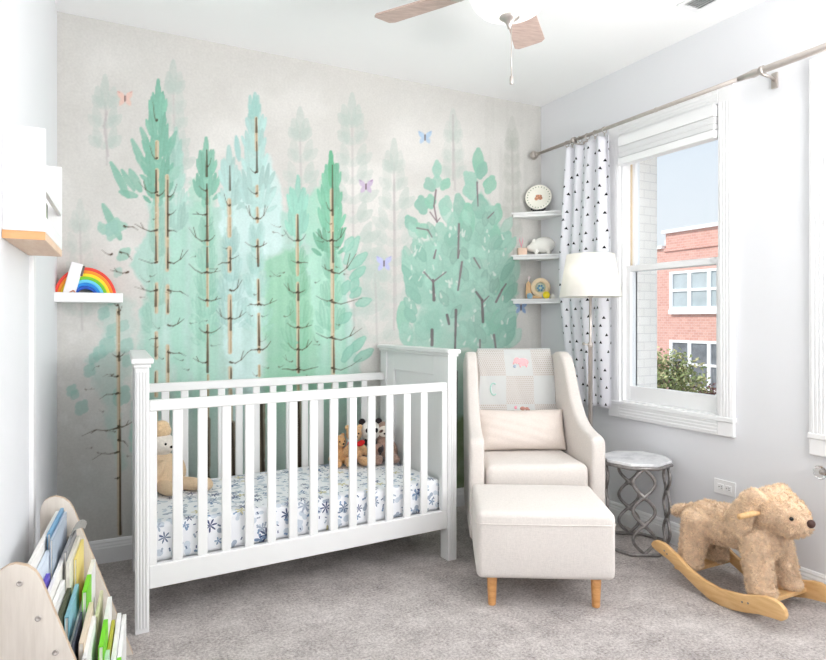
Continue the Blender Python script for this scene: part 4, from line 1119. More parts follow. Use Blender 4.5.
# ------------------------------------------------------------------ corner shelves and their things
def corner_shelf(z, label):
    a = .252; o = thing('corner_shelf', label, 'shelf', (XR, YB, z), 0, 'corner shelves')
    bm = bmesh.new(); add_prism(bm, [(-.001, -.001), (-a, -.001), (-a, -.012), (-.012, -a), (-.001, -a)], .012, TR((0, 0, -.012)), .002); obj('shelf_board', bm, M_['shelfwhite'], o)
    bm = bmesh.new(); add_prism(bm, [(-.001, -.001), (-a + .014, -.001), (-a + .014, -.012), (-.012, -a + .014), (-.001, -a + .014)], .02, TR((0, 0, -.032)), .003); obj('shelf_apron', bm, M_['shelfwhite'], o)
    return o
S1, S2, S3 = 1.893, 1.612, 1.320
corner_shelf(S1, 'top white corner shelf, holding the decorated plate'); corner_shelf(S2, 'middle white corner shelf, holding the white pig'); corner_shelf(S3, 'lowest white corner shelf, holding the wooden snail toy')
CAN = R(-45)   # facing out of the corner: local -y points into the room
def CP(a, b):   # along the front edge (a, right positive) and inwards (b) from the middle of the front edge
    mx_, my_ = XR - .126, YB - .126
    return (mx_ + a * .7071 + b * .7071, my_ - a * .7071 + b * .7071)
# plate
pc = CP(-.003, .06)
pl = thing('plate', 'round cream plate with dotted rim standing on the top corner shelf', 'plate', (pc[0], pc[1], S1 + .014), CAN)
Mp = TR((0, 0, .086), (R(78), 0, 0))
bm = bmesh.new(); add_lathe(bm, [(0, .0), (.05, .0), (.058, .003), (.086, .012), (.087, .014), (.085, .0155), (.058, .0075), (.05, .004), (0, .004)], 48, Mp @ TR((0, 0, 0))); obj('plate_body', bm, mat('cream_glaze', lin(240, 238, 226), .2), pl)
bm = bmesh.new()
for k in range(24): a = 2 * PI * k / 24; add_ell(bm, (.073 * math.cos(a), .073 * math.sin(a), .0125), (.0045, .003, .0012), (0, 0, a), 8, 6)
bm.transform(Mp); obj('rim_marks', bm, mat('rim_paint', lin(120, 140, 110), .4, var=.5, scale=60), pl)
bm = bmesh.new()
for x, y, r in [(0, .004, .018), (-.014, -.006, .013), (.013, -.004, .013), (.012, .010, .01), (-.010, .012, .01)]: add_ell(bm, (x, y, .0045), (r, r, .0018), u=12, v=6)
bm.transform(Mp); obj('painted_flower', bm, mat('flower_paint', lin(196, 140, 110), .4, var=.6, scale=90), pl)
ea = thing('plate_stand', 'black wire easel under the plate on top corner shelf', 'stand', (pc[0], pc[1], S1), CAN)
bm = bmesh.new(); add_tube(bm, [(.05 * math.sin(a), -.022 - .006, .03 - .022 * math.cos(a) + .002) for a in [R(-70 + 140 * i / 12) for i in range(13)]], .0055, 8); obj('cradle', bm, M_['black'], ea)
bm = bmesh.new(); add_box(bm, (-.04, -.03, 0), (.04, .04, .01), .003); add_tube(bm, [(0, .036, .008), (0, .03, .09)], .004, 6); obj('base', bm, M_['black'], ea)
# pig
pc = CP(.012, .075)
pg = thing('piggy_bank', 'white ceramic pig figurine on the middle corner shelf', 'figurine', (pc[0], pc[1], S2), CAN)
cer = mat('white_ceramic', lin(238, 236, 230), .25, var=.01)
blend('body', [((.018, 0, .068), (.074, .05, .055)), ((-.03, 0, .058), (.05, .042, .044)), ((-.065, 0, .050), (.034, .028, .026)), ((-.086, -.004, .048), (.012, .016, .014)), ((-.03, -.025, .018), (.014, .014, .02)), ((.05, -.028, .018), (.015, .014, .02)), ((-.03, .025, .018), (.014, .014, .02)), ((.05, .028, .018), (.015, .014, .02))], cer, pg, .005, 3)
for s_ in (-1, 1):
    bm = bmesh.new(); add_ell(bm, (-.045, s_ * .03, .095), (.012, .006, .014), (0, .5, 0)); obj('ear', bm, cer, pg)
bm = bmesh.new(); add_tube(bm, [(.09, 0, .08), (.1, .004, .088), (.096, .008, .094)], .004, 6); obj('tail', bm, cer, pg)
# coral branch and block
pc = CP(-.108, .035)
o = bmesh.new(); add_box(o, (-.03, -.022, 0), (.03, .022, .048), .004)
wb = obj('wooden_block', o, mat('peach_wood', lin(226, 196, 174), .5, var=.08), loc=(pc[0], pc[1], S2), rot=(0, 0, CAN + .3)); tag(wb, 'small peach wooden block left of the white pig', 'block')
pc = CP(-.068, .06)
cg = thing('coral_branch', 'pink branching coral ornament behind the block on middle corner shelf', 'ornament', (pc[0] - .035, pc[1] + .04, S2))
pk = mat('coral_pink', lin(222, 150, 170), .5)
bm = bmesh.new()
for pts in [[(0, 0, 0), (0, 0, .06), (-.014, .0, .10), (-.012, 0, .145)], [(0, 0, .06), (.012, 0, .10), (.006, 0, .15)], [(.008, 0, .09), (.022, 0, .125)], [(-.01, 0, .095), (-.026, 0, .12)]]: add_tube(bm, pts, [.006] * (len(pts) - 1) + [.0035], 8)
obj('branches', bm, pk, cg); bm = bmesh.new(); add_lathe(bm, [(0, 0), (.02, 0), (.018, .006), (0, .008)], 16); obj('base', bm, pk, cg)
# snail toy
pc = CP(-.01, .06)
sn = thing('snail_toy', 'wooden snail pull toy with round pastel shell on lowest corner shelf', 'toy', (pc[0], pc[1], S3), CAN)
sw = mat('snail_wood', lin(232, 210, 176), .5, var=.08)
Mx = Matrix(((1, 0, 0, 0), (0, 0, -1, 0), (0, 1, 0, 0), (0, 0, 0, 1)))
bm = bmesh.new(); add_lathe(bm, [(.034, -.016), (.06, -.016), (.063, -.012), (.063, .012), (.06, .016), (.034, .016), (.034, -.016)], 40, TR((.02, 0, .076)) @ Mx); sh = obj('shell_ring', bm, sw, sn)
bm = bmesh.new(); add_lathe(bm, [(0, -.01), (.034, -.01), (.034, .01), (0, .01)], 32, TR((.02, 0, .076)) @ Mx); obj('shell_disc', bm, mat('disc_paint', lin(196, 206, 190), .5, var=.3, scale=30), sn)
bm = bmesh.new()
for k in range(6): a = k * PI / 3; add_ell(bm, (.02 + .016 * math.cos(a), -.011, .072 + .016 * math.sin(a)), (.008, .003, .008), u=10, v=6)
obj('disc_beads', bm, mat('bead_paint', lin(100, 156, 190), .4, var=.4, scale=50), sn)
bm = bmesh.new(); add_prism(bm, [(-.075, .004), (.075, .004), (.07, .02), (-.03, .024), (-.044, .06), (-.046, .105), (-.06, .12), (-.074, .105), (-.078, .05)], .026, TR((0, .013, 0)) @ Mx, .004); obj('body', bm, mat('snail_body', lin(226, 186, 140), .5, var=.1), sn)
bm = bmesh.new(); add_tube(bm, [(-.06, 0, .112), (-.056, 0, .14)], .005, 8); add_ell(bm, (-.056, 0, .146), .009); obj('antenna', bm, mat('antenna_pink', lin(240, 226, 226), .5), sn)
for x in (-.05, .05):
    bm = bmesh.new(); add_lathe(bm, [(0, -.02), (.018, -.02), (.02, -.016), (.02, .016), (.018, .02), (0, .02)], 20, TR((x, 0, .02)) @ Mx); obj('wheel', bm, mat('wheel_blue', lin(150, 186, 206), .5), sn)
pc = CP(.052, .012)
bm = bmesh.new(); add_ell(bm, (0, 0, .024), .024); o = obj('yellow_ball', bm, mat('yellow', lin(246, 222, 40), .5, var=.02), loc=(pc[0], pc[1], S3)); tag(o, 'small yellow ball in front of the wooden snail', 'ball')
pc = CP(.092, .022)
bm = bmesh.new(); add_lathe(bm, [(0, 0), (.016, 0), (.014, .02), (.004, .034), (0, .036)], 16); o = obj('white_cone', bm, mat('cone_white', lin(236, 234, 228), .5), loc=(pc[0], pc[1], S3)); tag(o, 'tiny white cone right of the yellow ball', 'toy')

# ------------------------------------------------------------------ rainbow shelf at left
shf = thing('wall_shelf', 'short white picture ledge on mural holding a rainbow', 'shelf', (-.012, YB, 1.262))
bm = bmesh.new(); add_box(bm, (-.137, -.115, 0), (.142, -.001, .018), .002); obj('shelf_board', bm, M_['shelfwhite'], shf)
bm = bmesh.new(); add_box(bm, (-.142, -.127, .0), (.147, -.113, .045), .003); obj('front_lip', bm, M_['shelfwhite'], shf)
ra = thing('rainbow_stacker', 'rainbow stacking toy of nested coloured arches on the left ledge', 'toy', (-.022, YB - .058, 1.280))
cols_ = [('red', (232, 66, 52)), ('orange', (246, 150, 40)), ('yellow', (250, 222, 40)), ('green', (126, 204, 50)), ('sky_blue', (110, 208, 240)), ('blue', (30, 140, 226)), ('deep_blue', (16, 84, 190))]
ro = .132
for nm, c_ in cols_:
    ri = ro - .0125
    poly = [(ro * math.cos(R(180 * i / 28)), ro * 1.12 * math.sin(R(180 * i / 28))) for i in range(29)] + [(ri * math.cos(R(180 - 180 * i / 28)), ri * 1.12 * math.sin(R(180 - 180 * i / 28))) for i in range(29)]
    bm = bmesh.new(); add_prism(bm, poly, .045, TR((0, .0225, 0)) @ Mx, .0015, 1); obj('arch', bm, mat('arch_' + nm, lin(*c_), .45, var=.04), ra, smooth=40, label=nm.replace('_', ' ') + ' arch'); ro = ri - .0005
# white strap-like toy leaning on the rainbow
wt = thing('white_keepsake', 'white folded ribbon keepsake leaning on the rainbow left side', 'ornament', (-.095, YB - .092, 1.281), .05)
bm = bmesh.new(); add_box(bm, (-.026, -.007, 0), (.026, .005, .165), .005, 2, TR((0, 0, .004), (0, R(14), 0))); obj('panel', bm, mat('keepsake_white', lin(240, 238, 240), .5), wt)
bm = bmesh.new(); add_box(bm, (.024, -.008, .11), (.034, .006, .16), .003, 2, TR((0, 0, .004), (0, R(14), 0))); obj('dark_edge', bm, mat('keepsake_dark', lin(110, 96, 92), .5), wt)
bm = bmesh.new(); add_tube(bm, [(.022, -.012, .036), (.05, -.013, .003)], .003, 8); add_tube(bm, [(-.03, -.012, .003), (.022, -.013, .036)], .0025, 8); obj('copper_clip', bm, mat('copper', lin(206, 140, 112), .35, .6), wt)

# ------------------------------------------------------------------ book ledge high on the left wall
Y0, Y1 = 1.94, 2.42
def lw(y): return xl(y) + .001
ledge = thing('book_ledge', 'white wall book ledge with pale wooden bottom on the left wall', 'shelf', (0, 0, 0))
dep = .098
def ledgebox(bm, y0, y1, a, b, z0, z1, bev=.002):
    P = [(lw(y0) + a, y0), (lw(y0) + b, y0), (lw(y1) + b, y1), (lw(y1) + a, y1)]
    add_prism(bm, P, z1 - z0, TR((0, 0, z0)), bev)
LZ = 1.394
bm = bmesh.new(); ledgebox(bm, Y0, Y1, 0, dep, LZ, LZ + .022); obj('shelf_board', bm, [M_['shelfwood']], ledge)
bm = bmesh.new(); ledgebox(bm, Y0 - .003, Y0 - .0005, 0, dep, LZ, LZ + .022, .0005); obj('end_band', bm, M_['shelfedge'], ledge)
for ya, yb, zt in ((Y0, Y0 + .016, .30), (Y1 - .016, Y1, .30)):
    bm = bmesh.new(); ledgebox(bm, ya, yb, 0, dep, LZ + .0225, LZ + zt); obj('side_panel', bm, M_['shelfwhite'], ledge)
bm = bmesh.new(); ledgebox(bm, Y0 + .0165, Y1 - .0165, 0, .01, LZ + .0225, LZ + .16); obj('back_panel', bm, M_['shelfwhite'], ledge)
bm = bmesh.new(); ledgebox(bm, Y0 + .0165, Y1 - .0165, dep - .012, dep, LZ + .0225, LZ + .065); ledgebox(bm, Y0 + .0165, Y1 - .0165, dep - .012, dep, LZ + .135, LZ + .16); obj('front_rail', bm, M_['shelfwhite'], ledge)
bk = thing('picture_book', 'picture book with soft green and grey cover on the left wall ledge', 'book', (lw(2.2) + .055, 2.2, LZ + .0235), -math.atan(KL) )
cov = bpy.data.materials.new('book_cover'); t = NT(cov); f = t.noise(t.coord(), 16, 3); t.color(t.ramp(f, [(.35, lin(196, 190, 150)), (.48, lin(150, 160, 130)), (.55, lin(120, 126, 132)), (.68, lin(214, 206, 196))]))
bm = bmesh.new(); add_box(bm, (-.012, -.11, 0), (-.009, .11, .13)); add_box(bm, (.009, -.11, 0), (.012, .11, .13)); add_box(bm, (-.012, .107, 0), (.012, .11, .13)); obj('cover', bm, cov, bk)
bm = bmesh.new(); add_box(bm, (-.009, -.107, .002), (.009, .107, .128)); obj('pages', bm, mat('paper', lin(240, 236, 226), .9), bk)

# ------------------------------------------------------------------ floor book rack with books
RA = R(5.2)
rack = thing('book_rack', 'low birch plywood book rack with slanted sides by the left wall', 'book rack', (-.150, 2.45, 0), -RA)
prof = [(0, 0), (.285, 0), (.10, .535), (.088, .558), (.07, .575), (.045, .584), (.03, .582), (.012, .572), (.002, .552), (0, .53)]
edge = M_['bedge']
for yy in (-.018, -.648):
    bm = bmesh.new()
    add_prism(bm, prof, .018, TR((0, yy + .018, 0)) @ Mx, .002, 2)
    me_o = obj('side_panel', bm, [M_['bwood'], edge], rack, smooth=35)
    for p in me_o.data.polygons:
        if abs(p.normal.y) < .5: p.material_index = 1
    for (x, z) in [(.054, .535), (.093, .442), (.131, .35), (.2, .12)]:
        s_ = -1 if yy < -.3 else 1; yb = yy if yy < -.3 else yy + .018
        bm = bmesh.new(); add_lathe(bm, [(0, 0), (.0072, 0), (.0072, .0012), (.006, .002), (.004, .002), (.003, .0008), (0, .0008)], 16, TR((x, yb, z), (R(90) if s_ < 0 else R(-90), 0, 0)))
        obj('screw', bm, M_['nickel'], me_o)
wb_ = mat('rack_board_white', lin(240, 238, 234), .6)
for x, zt, zb, nm in ((.052, .535, .30, 0), (.094, .448, .20, 0), (.150, .30, .10, 0), (.205, .16, .02, 0)):
    bm = bmesh.new(); add_box(bm, (x - .006, -.629, zb), (x + .006, -.0185, zt), .002, 2); obj('divider_board', bm, wb_ , rack)
bm = bmesh.new()
bm.free()
RM = TR((-.150, 2.45, 0), (0, 0, -RA))
RX_ = random.Random(2)
def book(x, y0, y1, zt, h, th, c1, label, c2=None, split=.5, tilt=0):
    """slab book standing on edge; its upper (spine) edge shows c1 far and c2 near"""
    p = RM @ Vector((x, (y0 + y1) / 2, zt - h))
    b = thing('picture_book', label, 'book', p, -RA, 'books in the floor rack'); b.rotation_euler = (0, tilt, -RA)
    L = (y1 - y0) / 2; k = mat('cover_' + label[:24], lin(*c1), .5, var=.05)
    bm = bmesh.new(); s0 = -L if c2 is None else -L + (y1 - y0) * split
    def shell(a, e):
        add_box(bm, (-th / 2, a, 0), (-th / 2 + .002, e, h)); add_box(bm, (th / 2 - .002, a, 0), (th / 2, e, h)); add_box(bm, (-th / 2, a, h - .003), (th / 2, e, h + .001), .001)
    shell(s0, L); obj('cover', bm, k, b)
    if c2:
        bm = bmesh.new(); shell(-L, s0); obj('cover_band', bm, mat('band_' + label[:24], lin(*c2), .5, var=.05), b)
    bm = bmesh.new(); add_box(bm, (-th / 2 + .002, -L + .003, .003), (th / 2 - .002, L - .003, h - .004)); obj('pages', bm, mat('paper_' + label[:20], lin(236, 232, 224), .9), b)
# back row (behind the second divider)
book(.0665, -.30, -.03, .545, .22, .010, (112, 160, 196), 'thin blue book standing in the top row of the rack, far end')
book(.0775, -.33, -.04, .535, .22, .008, (178, 190, 204), 'pale grey blue book in the top row in front of the blue one')
book(.066, -.52, -.31, .50, .19, .011, (214, 226, 240), 'pale sky blue book at the near end of the top row')
book(.079, -.55, -.40, .462, .15, .010, (92, 74, 186), 'small purple book in the top row beside near rack side')
book(.1055, -.27, -.035, .475, .22, .009, (150, 150, 152), 'grey paperback with dog-eared top in the second row')
pgb = [o_ for o_ in COL.objects if o_.get('label', '').startswith('grey paperback')][0]
for k in range(4):
    bm = bmesh.new(); t_ = bmesh.new(); n_ = 9; rows_ = []
    for i in range(n_):
        f_ = i / (n_ - 1); a_ = f_ * (1.5 + .35 * k); r__ = .028 - .003 * k
        rows_.append([t_.verts.new((r__ * (1 - math.cos(a_)) + .001 * k, y_, .222 + r__ * math.sin(a_) + .001 * k)) for y_ in (.005 + .012 * k, .105)])
    for p_, q_ in zip(rows_[:-1], rows_[1:]): f_ = t_.faces.new((p_[0], p_[1], q_[1], q_[0])); f_.smooth = True
    bmesh.ops.solidify(t_, geom=list(t_.faces), thickness=.0006); join(bm, t_); obj('curled_page', bm, mat('curled_paper', lin(232, 230, 224), .8), pgb)
book(.1165, -.30, -.05, .452, .22, .010, (236, 232, 218), 'cream book behind the yellow one, second row')
book(.1275, -.22, -.03, .432, .22, .009, (240, 220, 130), 'yellow covered book leaning on the far rack side')
book(.108, -.58, -.34, .415, .20, .012, (238, 238, 236), 'white book at the near end of the second row')
book(.122, -.56, -.32, .382, .18, .012, (62, 70, 44), 'dark green book low in the second row')
book(.137, -.50, -.27, .372, .2, .011, (132, 186, 200), 'teal book in front of dark green one, second row')
book(.1645, -.34, -.07, .372, .22, .013, (244, 244, 240), 'white book with lime green end nearest the top of third row', (124, 214, 40), .50)
book(.1785, -.56, -.30, .322, .22, .012, (232, 214, 190), 'peach coloured book at near end of third row')
book(.190, -.60, -.35, .300, .2, .010, (246, 246, 244), 'white book in front of the peach one, third row')
book(.1605, -.60, -.38, .33, .2, .006, (60, 64, 80), 'slim navy book low in the third row')
book(.192, -.30, -.10, .275, .2, .009, (206, 206, 168), 'olive striped book in the third row by far side')
book(.2185, -.47, -.13, .262, .22, .013, (245, 245, 242), 'white book with long lime green band in the front row', (120, 212, 36), .5)
book(.231, -.61, -.40, .215, .19, .011, (196, 222, 200), 'pale green book at the near end of front row')
book(.2315, -.38, -.17, .20, .18, .010, (176, 176, 50), 'olive yellow book low in the front row')
book(.2455, -.54, -.10, .190, .17, .012, (247, 247, 246), 'tall white book second from the front of rack')
book(.259, -.60, -.06, .166, .15, .012, (245, 245, 242), 'frontmost white book with lime green spine end', (116, 210, 34), .45)

# ------------------------------------------------------------------ outlet, knob, vent
ol = thing('wall_outlet', 'white two socket wall outlet above the baseboard behind the rocking dog', 'outlet', (XR, 1.995, .367))
bm = bmesh.new(); add_box(bm, (-.006, -.058, -.036), (0, .058, .036), .003); obj('cover_plate', bm, M_['trim'], ol)
for y in (-.02, .02):
    bm = bmesh.new(); add_box(bm, (-.0085, y - .017, -.015), (-.005, y + .017, .015), .004); s_ = obj('socket', bm, M_['trim'], ol)
    bm = bmesh.new(); add_box(bm, (-.0092, y - .009, .003), (-.008, y - .002, .0055)); add_box(bm, (-.0092, y - .009, -.0065), (-.008, y - .002, -.004)); add_ell(bm, (-.0086, y + .008, 0), (.001, .0028, .0028), u=8, v=6); obj('slots', bm, M_['black'], s_)
kb = thing('glass_knob', 'clear glass knob on right wall at picture edge under second window', 'knob', (XR, 1.53, .545))
kb.scale = (.8, .8, .8)
cg_ = mat('clear_glass', (1, 1, 1, 1), .03, trans=1, var=0)
bm = bmesh.new(); add_tube(bm, [(0, 0, 0), (-.035, 0, 0)], .009, 12); obj('stem', bm, M_['nickel'], kb)
bm = bmesh.new(); add_lathe(bm, [(0, .0), (.02, .0), (.034, .012), (.036, .022), (.026, .036), (0, .04)], 10, TR((-.03, 0, 0), (0, R(-90), 0))); obj('knob_head', bm, cg_, kb)
vt = thing('ceiling_vent', 'white metal ceiling vent near the right wall', 'vent', (2.475, 1.845, ZC), 0)
bm = bmesh.new()
for lo, hi in [((-.07, -.16), (.07, -.13)), ((-.07, .13), (.07, .16)), ((-.07, -.13), (-.05, .13)), ((.05, -.13), (.07, .13))]: add_box(bm, (lo[0], lo[1], -.008), (hi[0], hi[1], 0), .002)
obj('vent_frame', bm, M_['trim'], vt)
bm = bmesh.new()
for k in range(6): add_box(bm, (-.012, -.13, -.0009), (.012, .13, .0009), 0, 1, TR((-.042 + k * .0168, 0, -.006), (0, R(-40), 0)))
obj('louvre', bm, M_['trim'], vt)
bm = bmesh.new(); add_box(bm, (-.05, -.13, -.002), (.05, .13, -.0005)); obj('duct_backing', bm, mat('duct_grey', lin(90, 90, 92), .8), vt)

# ------------------------------------------------------------------ ceiling fan
fan = thing('ceiling_fan', 'ceiling fan with taupe wood blades and frosted bowl light', 'ceiling fan', (1.315, 1.805, ZC))
blade_m = wood('blade_wood', lin(176, 150, 140), lin(206, 184, 174), (1.5, 18, 18), .5)
bm = bmesh.new(); add_lathe(bm, [(0, 0), (.075, 0), (.07, -.035), (.03, -.05), (0, -.05)], 32); obj('canopy', bm, Nk, fan)
bm = bmesh.new(); add_lathe(bm, [(0, -.05), (.016, -.05), (.016, -.13), (0, -.13)], 16); obj('down_rod', bm, Nk, fan)
bm = bmesh.new(); add_lathe(bm, [(0, -.12), (.06, -.125), (.115, -.15), (.125, -.19), (.12, -.235), (.08, -.255), (.075, -.275), (0, -.275)], 40); obj('motor_housing', bm, Nk, fan)
ZB = -.255
globe_m = bpy.data.materials.new('frosted_glass'); t = NT(globe_m); t.color(lin(250, 252, 252)); t.p.inputs['Roughness'].default_value = .3
tl = t.node('ShaderNodeBsdfTranslucent'); tl.inputs[0].default_value = lin(250, 252, 252); mx = t.node('ShaderNodeMixShader'); mx.inputs[0].default_value = .35
t.l.new(t.p.outputs[0], mx.inputs[1]); t.l.new(tl.outputs[0], mx.inputs[2]); t.l.new(mx.outputs[0], t.out.inputs[0])
bm = bmesh.new(); add_lathe(bm, [(.148, -.262), (.150, -.275), (.146, -.302), (.132, -.334), (.106, -.362), (.071, -.379), (.03, -.386), (0, -.387), (0, -.381), (.03, -.380), (.069, -.373), (.102, -.357), (.128, -.330), (.141, -.300), (.144, -.275), (.142, -.262)], 48); obj('glass_bowl', bm, globe_m, fan)
bm = bmesh.new(); add_lathe(bm, [(0, -.256), (.153, -.252), (.155, -.264), (.14, -.268), (0, -.268)], 40); obj('bowl_holder', bm, Nk, fan)
bm = bmesh.new(); add_lathe(bm, [(0, -.381), (.034, -.383), (.036, -.389), (.022, -.397), (.012, -.409), (.0075, -.417), (.006, -.427), (0, -.429)], 24); obj('finial', bm, Nk, fan)
bm = bmesh.new(); add_tube(bm, [(.006, -.004, -.42), (.006, -.004, -.595)], .0018, 6); add_lathe(bm, [(0, -.625), (.006, -.623), (.007, -.611), (.006, -.597), (.003, -.593), (0, -.592)], 12, TR((.006, -.004, 0))); ch_ = obj('pull_chain', bm, Nk, fan)
for k in range(5):
    a = R(121 - 76 * 0 - 72 * k) if k != 1 else R(44.5)
    Mb = TR((0, 0, ZB), (0, 0, a)) @ TR((0, 0, 0), (R(-10), 0, 0))
    bm = bmesh.new(); add_prism(bm, [(.17, -.046), (.30, -.058), (.525, -.066), (.546, -.05), (.548, .05), (.53, .066), (.30, .058), (.17, .046)], .008, Mb @ TR((0, 0, -.004)), .0015); b_ = obj('blade', bm, blade_m, fan)
    bm = bmesh.new(); add_prism(bm, [(.09, -.018), (.17, -.02), (.21, -.035), (.235, 0), (.21, .035), (.17, .02), (.09, .018)], .006, Mb @ TR((0, 0, -.011)), .001); obj('blade_iron', bm, Nk, b_)

# ------------------------------------------------------------------ outside: brick building, shrub
GZ = -3.2
bx = 12.0
brick = bpy.data.materials.new('red_brick'); t = NT(brick)
b = t.node('ShaderNodeTexBrick'); t.l.new(t.coord(rot=(R(90), 0, R(90))), b.inputs['Vector'])
tcx = t.node('ShaderNodeTexCoord'); spx = t.node('ShaderNodeSeparateXYZ'); t.l.new(tcx.outputs['Object'], spx.inputs[0])
cbx = t.node('ShaderNodeCombineXYZ'); t.l.new(spx.outputs[1], cbx.inputs[0]); t.l.new(spx.outputs[2], cbx.inputs[1]); t.l.new(cbx.outputs[0], b.inputs['Vector'])
b.inputs['Scale'].default_value = 4.2; b.inputs['Color1'].default_value = lin(218, 170, 158); b.inputs['Color2'].default_value = lin(206, 154, 142); b.inputs['Mortar'].default_value = lin(222, 200, 192); b.inputs['Mortar Size'].default_value = .012
t.color(b.outputs[0]); t.p.inputs['Roughness'].default_value = .9
bld = thing('brick_building', 'red brick building with white framed windows across the street', 'building', (bx, 9, GZ))
bm = bmesh.new(); add_box(bm, (0, -5, 0), (5, 1.30, 3.20 - GZ)); add_box(bm, (0.0, 1.30, 0), (5, 6.0, 2.86 - GZ)); add_box(bm, (-.04, -5, 2.78 - GZ), (0, 1.33, 2.84 - GZ)); obj('wall', bm, brick, bld)
bm = bmesh.new(); add_box(bm, (-.08, -5, 3.20 - GZ), (5, 1.36, 3.28 - GZ)); add_box(bm, (-.08, 1.36, 2.86 - GZ), (5, 6.0, 2.93 - GZ)); obj('coping', bm, mat('coping_white', lin(240, 240, 240), .6), bld)
bm = bmesh.new(); add_tube(bm, [(.4, 1.6, 2.93 - GZ), (.4, 1.6, 3.12 - GZ)], .07, 10); add_tube(bm, [(.4, 1.45, 2.93 - GZ), (.4, 1.45, 3.06 - GZ)], .05, 10); obj('roof_pipe', bm, mat('pipe_grey', lin(214, 214, 214), .6), bld)
wg = mat('far_glass', lin(176, 186, 190), .15, var=.12, scale=3); wdk = mat('far_glass_dark', lin(120, 124, 130), .15, var=.3, scale=4)
for zb, zt, gm in ((1.42, 2.30, wg), (-.35, .72, wdk)):
    for yl in (1.12, -1.6):
        bm = bmesh.new(); L = 1.5
        add_box(bm, (-.09, yl - L - .04, zb - GZ - .11), (.02, yl + .04, zb - GZ), .01)
        for i in range(4): y = yl - L * i / 3; add_box(bm, (-.05, y - .045, zb - GZ), (.02, y + .045, zt - GZ), .005)
        for z in (zb + .03, (zb + zt) / 2, zt - .03): add_box(bm, (-.045, yl - L, z - GZ - .03), (.02, yl, z - GZ + .03))
        w_ = obj('window', bm, mat('far_trim', lin(244, 244, 244), .5), bld)
        bm = bmesh.new(); add_box(bm, (-.012, yl - L, zb - GZ), (.01, yl, zt - GZ)); obj('pane', bm, gm, w_)
def shrub(name, label, c, rad, n, leaf, cols3, seed, z0):
    root = thing(name, label, 'tree' if 'tree' in name else 'shrub', (c[0], c[1], z0))
    rr = random.Random(seed); bm = bmesh.new(); bs = bmesh.new()
    hz = c[2] - z0
    add_tube(bs, [(0, 0, 0), (.05, .03, hz * .6), (0, .1, hz)], [.07, .05, .02], 8)
    for k in range(14):
        a = rr.uniform(0, 6.28); e = rr.uniform(-.3, 1.2)
        p = Vector((math.cos(a) * math.cos(e) * rad[0] * .8, math.sin(a) * math.cos(e) * rad[1] * .8, hz + math.sin(e) * rad[2] * .8))
        add_tube(bs, [(0, .05, hz * .75), p * .5 + Vector((0, 0, hz * .45)), p], [.03, .018, .006], 6)
    for k in range(n):
        while True:
            p = Vector((rr.uniform(-1, 1), rr.uniform(-1, 1), rr.uniform(-1, 1)))
            if .35 < p.length < 1: break
        w = 1 + .25 * math.sin(p.x * 5 + p.z * 7 + p.y * 6); p = Vector((p.x * rad[0], p.y * rad[1], p.z * rad[2])) * w + Vector((0, 0, hz))
        e = Euler((rr.uniform(-1, 1), rr.uniform(-1, 1), rr.uniform(0, 6.28))).to_matrix()
        s_ = leaf * rr.uniform(.6, 1.2)
        vs = [bm.verts.new(p + e @ Vector(q)) for q in [(-s_, 0, 0), (0, -s_ * .45, s_ * .15), (s_, 0, 0), (0, s_ * .45, s_ * .15)]]
        f = bm.faces.new(vs); f.material_index = rr.choices((0, 1, 2), (5, 4, 2))[0]
    obj('foliage', bm, [mat(name + '_leaf', lin(*q), .7, var=.15, scale=3) for q in cols3], root)
    obj('trunk', bs, mat(name + '_bark', lin(110, 96, 84), .9), root)
shrub('street_tree', 'light green leafy tree before the brick building', (10.2, 8.72, -.05), (.45, .78, .6), 2800, .055, [(128, 142, 92), (156, 166, 112), (196, 190, 140)], 5, GZ)
shrub('red_leaf_shrub', 'dark reddish shrub right of the light green tree', (11.2, 8.45, -.42), (.4, .7, .26), 1300, .05, [(128, 84, 80), (150, 100, 92), (110, 100, 70)], 8, GZ)
bm = bmesh.new(); add_box(bm, (XR + .3, -12, GZ - .2), (40, 30, GZ)); struct('ground', bm, mat('street_ground', lin(150, 150, 148), .9, var=.1, scale=2))

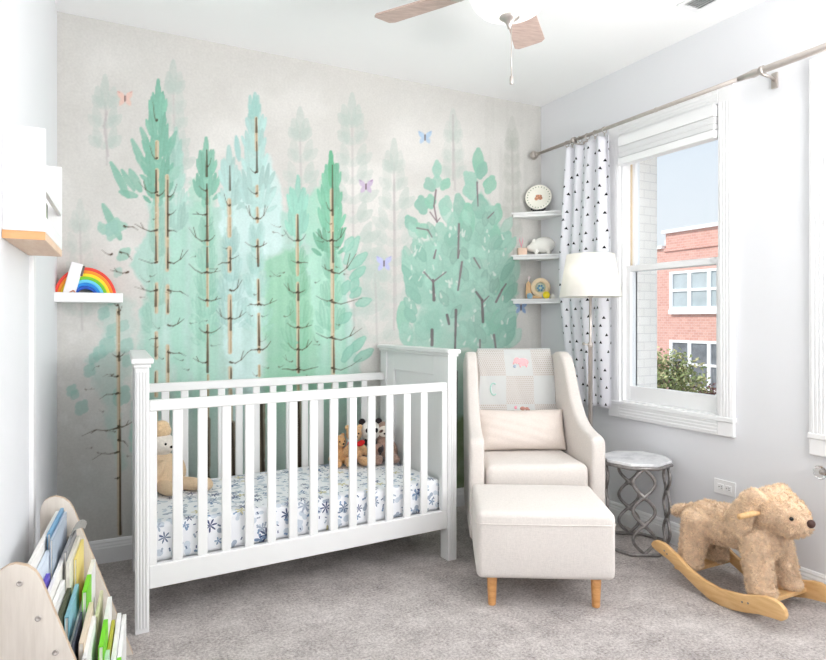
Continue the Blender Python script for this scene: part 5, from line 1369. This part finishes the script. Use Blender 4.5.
# ------------------------------------------------------------------ light
w = bpy.data.worlds.new('sky'); scn.world = w; w.use_nodes = True; n = w.node_tree.nodes; l = w.node_tree.links; n.clear()
out = n.new('ShaderNodeOutputWorld'); bg = n.new('ShaderNodeBackground'); tc = n.new('ShaderNodeTexCoord'); sp = n.new('ShaderNodeSeparateXYZ'); rp = n.new('ShaderNodeValToRGB')
e = rp.color_ramp.elements; e[0].position = .0; e[0].color = lin(242, 245, 249); e[1].position = .6; e[1].color = lin(204, 221, 244)
x_ = e.new(.22); x_.color = lin(229, 238, 248)
l.new(tc.outputs['Generated'], sp.inputs[0]); l.new(sp.outputs[2], rp.inputs[0]); l.new(rp.outputs[0], bg.inputs[0]); 
ym = n.new('ShaderNodeMapRange'); ym.inputs[1].default_value = -.15; ym.inputs[2].default_value = -.9; ym.inputs[3].default_value = 1.1; ym.inputs[4].default_value = 1.7   # unseen rear side of the sky brightened to lift window jamb and room
l.new(sp.outputs[1], ym.inputs[0]); l.new(ym.outputs[0], bg.inputs[1])
l.new(bg.outputs[0], out.inputs[0])

def area(name, loc, rot, sx, sy, power, col=(1, 1, 1), spread=180):
    la = bpy.data.lights.new(name, 'AREA'); la.shape = 'RECTANGLE'; la.size = sx; la.size_y = sy; la.energy = power; la.color = col; la.spread = R(spread)
    o = bpy.data.objects.new(name, la); COL.objects.link(o); o.location = loc; o.rotation_euler = rot
    return o
# right-window daylight, unseen added fills, and the lamp in the fan's bowl
area('added_rear_fill', ((W3[0] + W3[1]) / 2, YF - .03, 1.4), (R(90), 0, 0), 1.8, 1.8, 2, (1, .985, .965))  # unseen fill light added in the made-up opening behind the camera
area('daylight_window_right', (XR + .09, (W2[0] + W2[1]) / 2, 1.45), (R(90), 0, R(90)), .85, 1.48, 30, (1, .995, .985))
area('added_ceiling_bounce', (1.9, -.45, 1.35), (R(150), 0, 0), 1.0, .6, 72, (1, .98, .96))  # added unseen top fill standing in for a bounced flash, aimed up
pt = bpy.data.lights.new('fan_lamp', 'POINT'); pt.energy = 3; pt.shadow_soft_size = .06; pt.color = (1, .97, .93)
po = bpy.data.objects.new('fan_lamp', pt); COL.objects.link(po); po.location = (1.315, 1.805, ZC - .32)
su = bpy.data.lights.new('sun', 'SUN'); su.energy = 3.2; su.angle = R(1); su.color = (1, .96, .9)
so = bpy.data.objects.new('sun', su); COL.objects.link(so); so.rotation_euler = Vector((.75, -.22, -.6)).to_track_quat('-Z', 'Y').to_euler()

scn.view_settings.view_transform = 'Standard'; scn.view_settings.look = 'None'; scn.view_settings.gamma = 1; scn.view_settings.exposure = .0
scn.view_settings.use_curve_mapping = False
scn.cycles.max_bounces = 12; scn.cycles.diffuse_bounces = 6; scn.cycles.use_denoising = True; scn.cycles.sample_clamp_indirect = 6
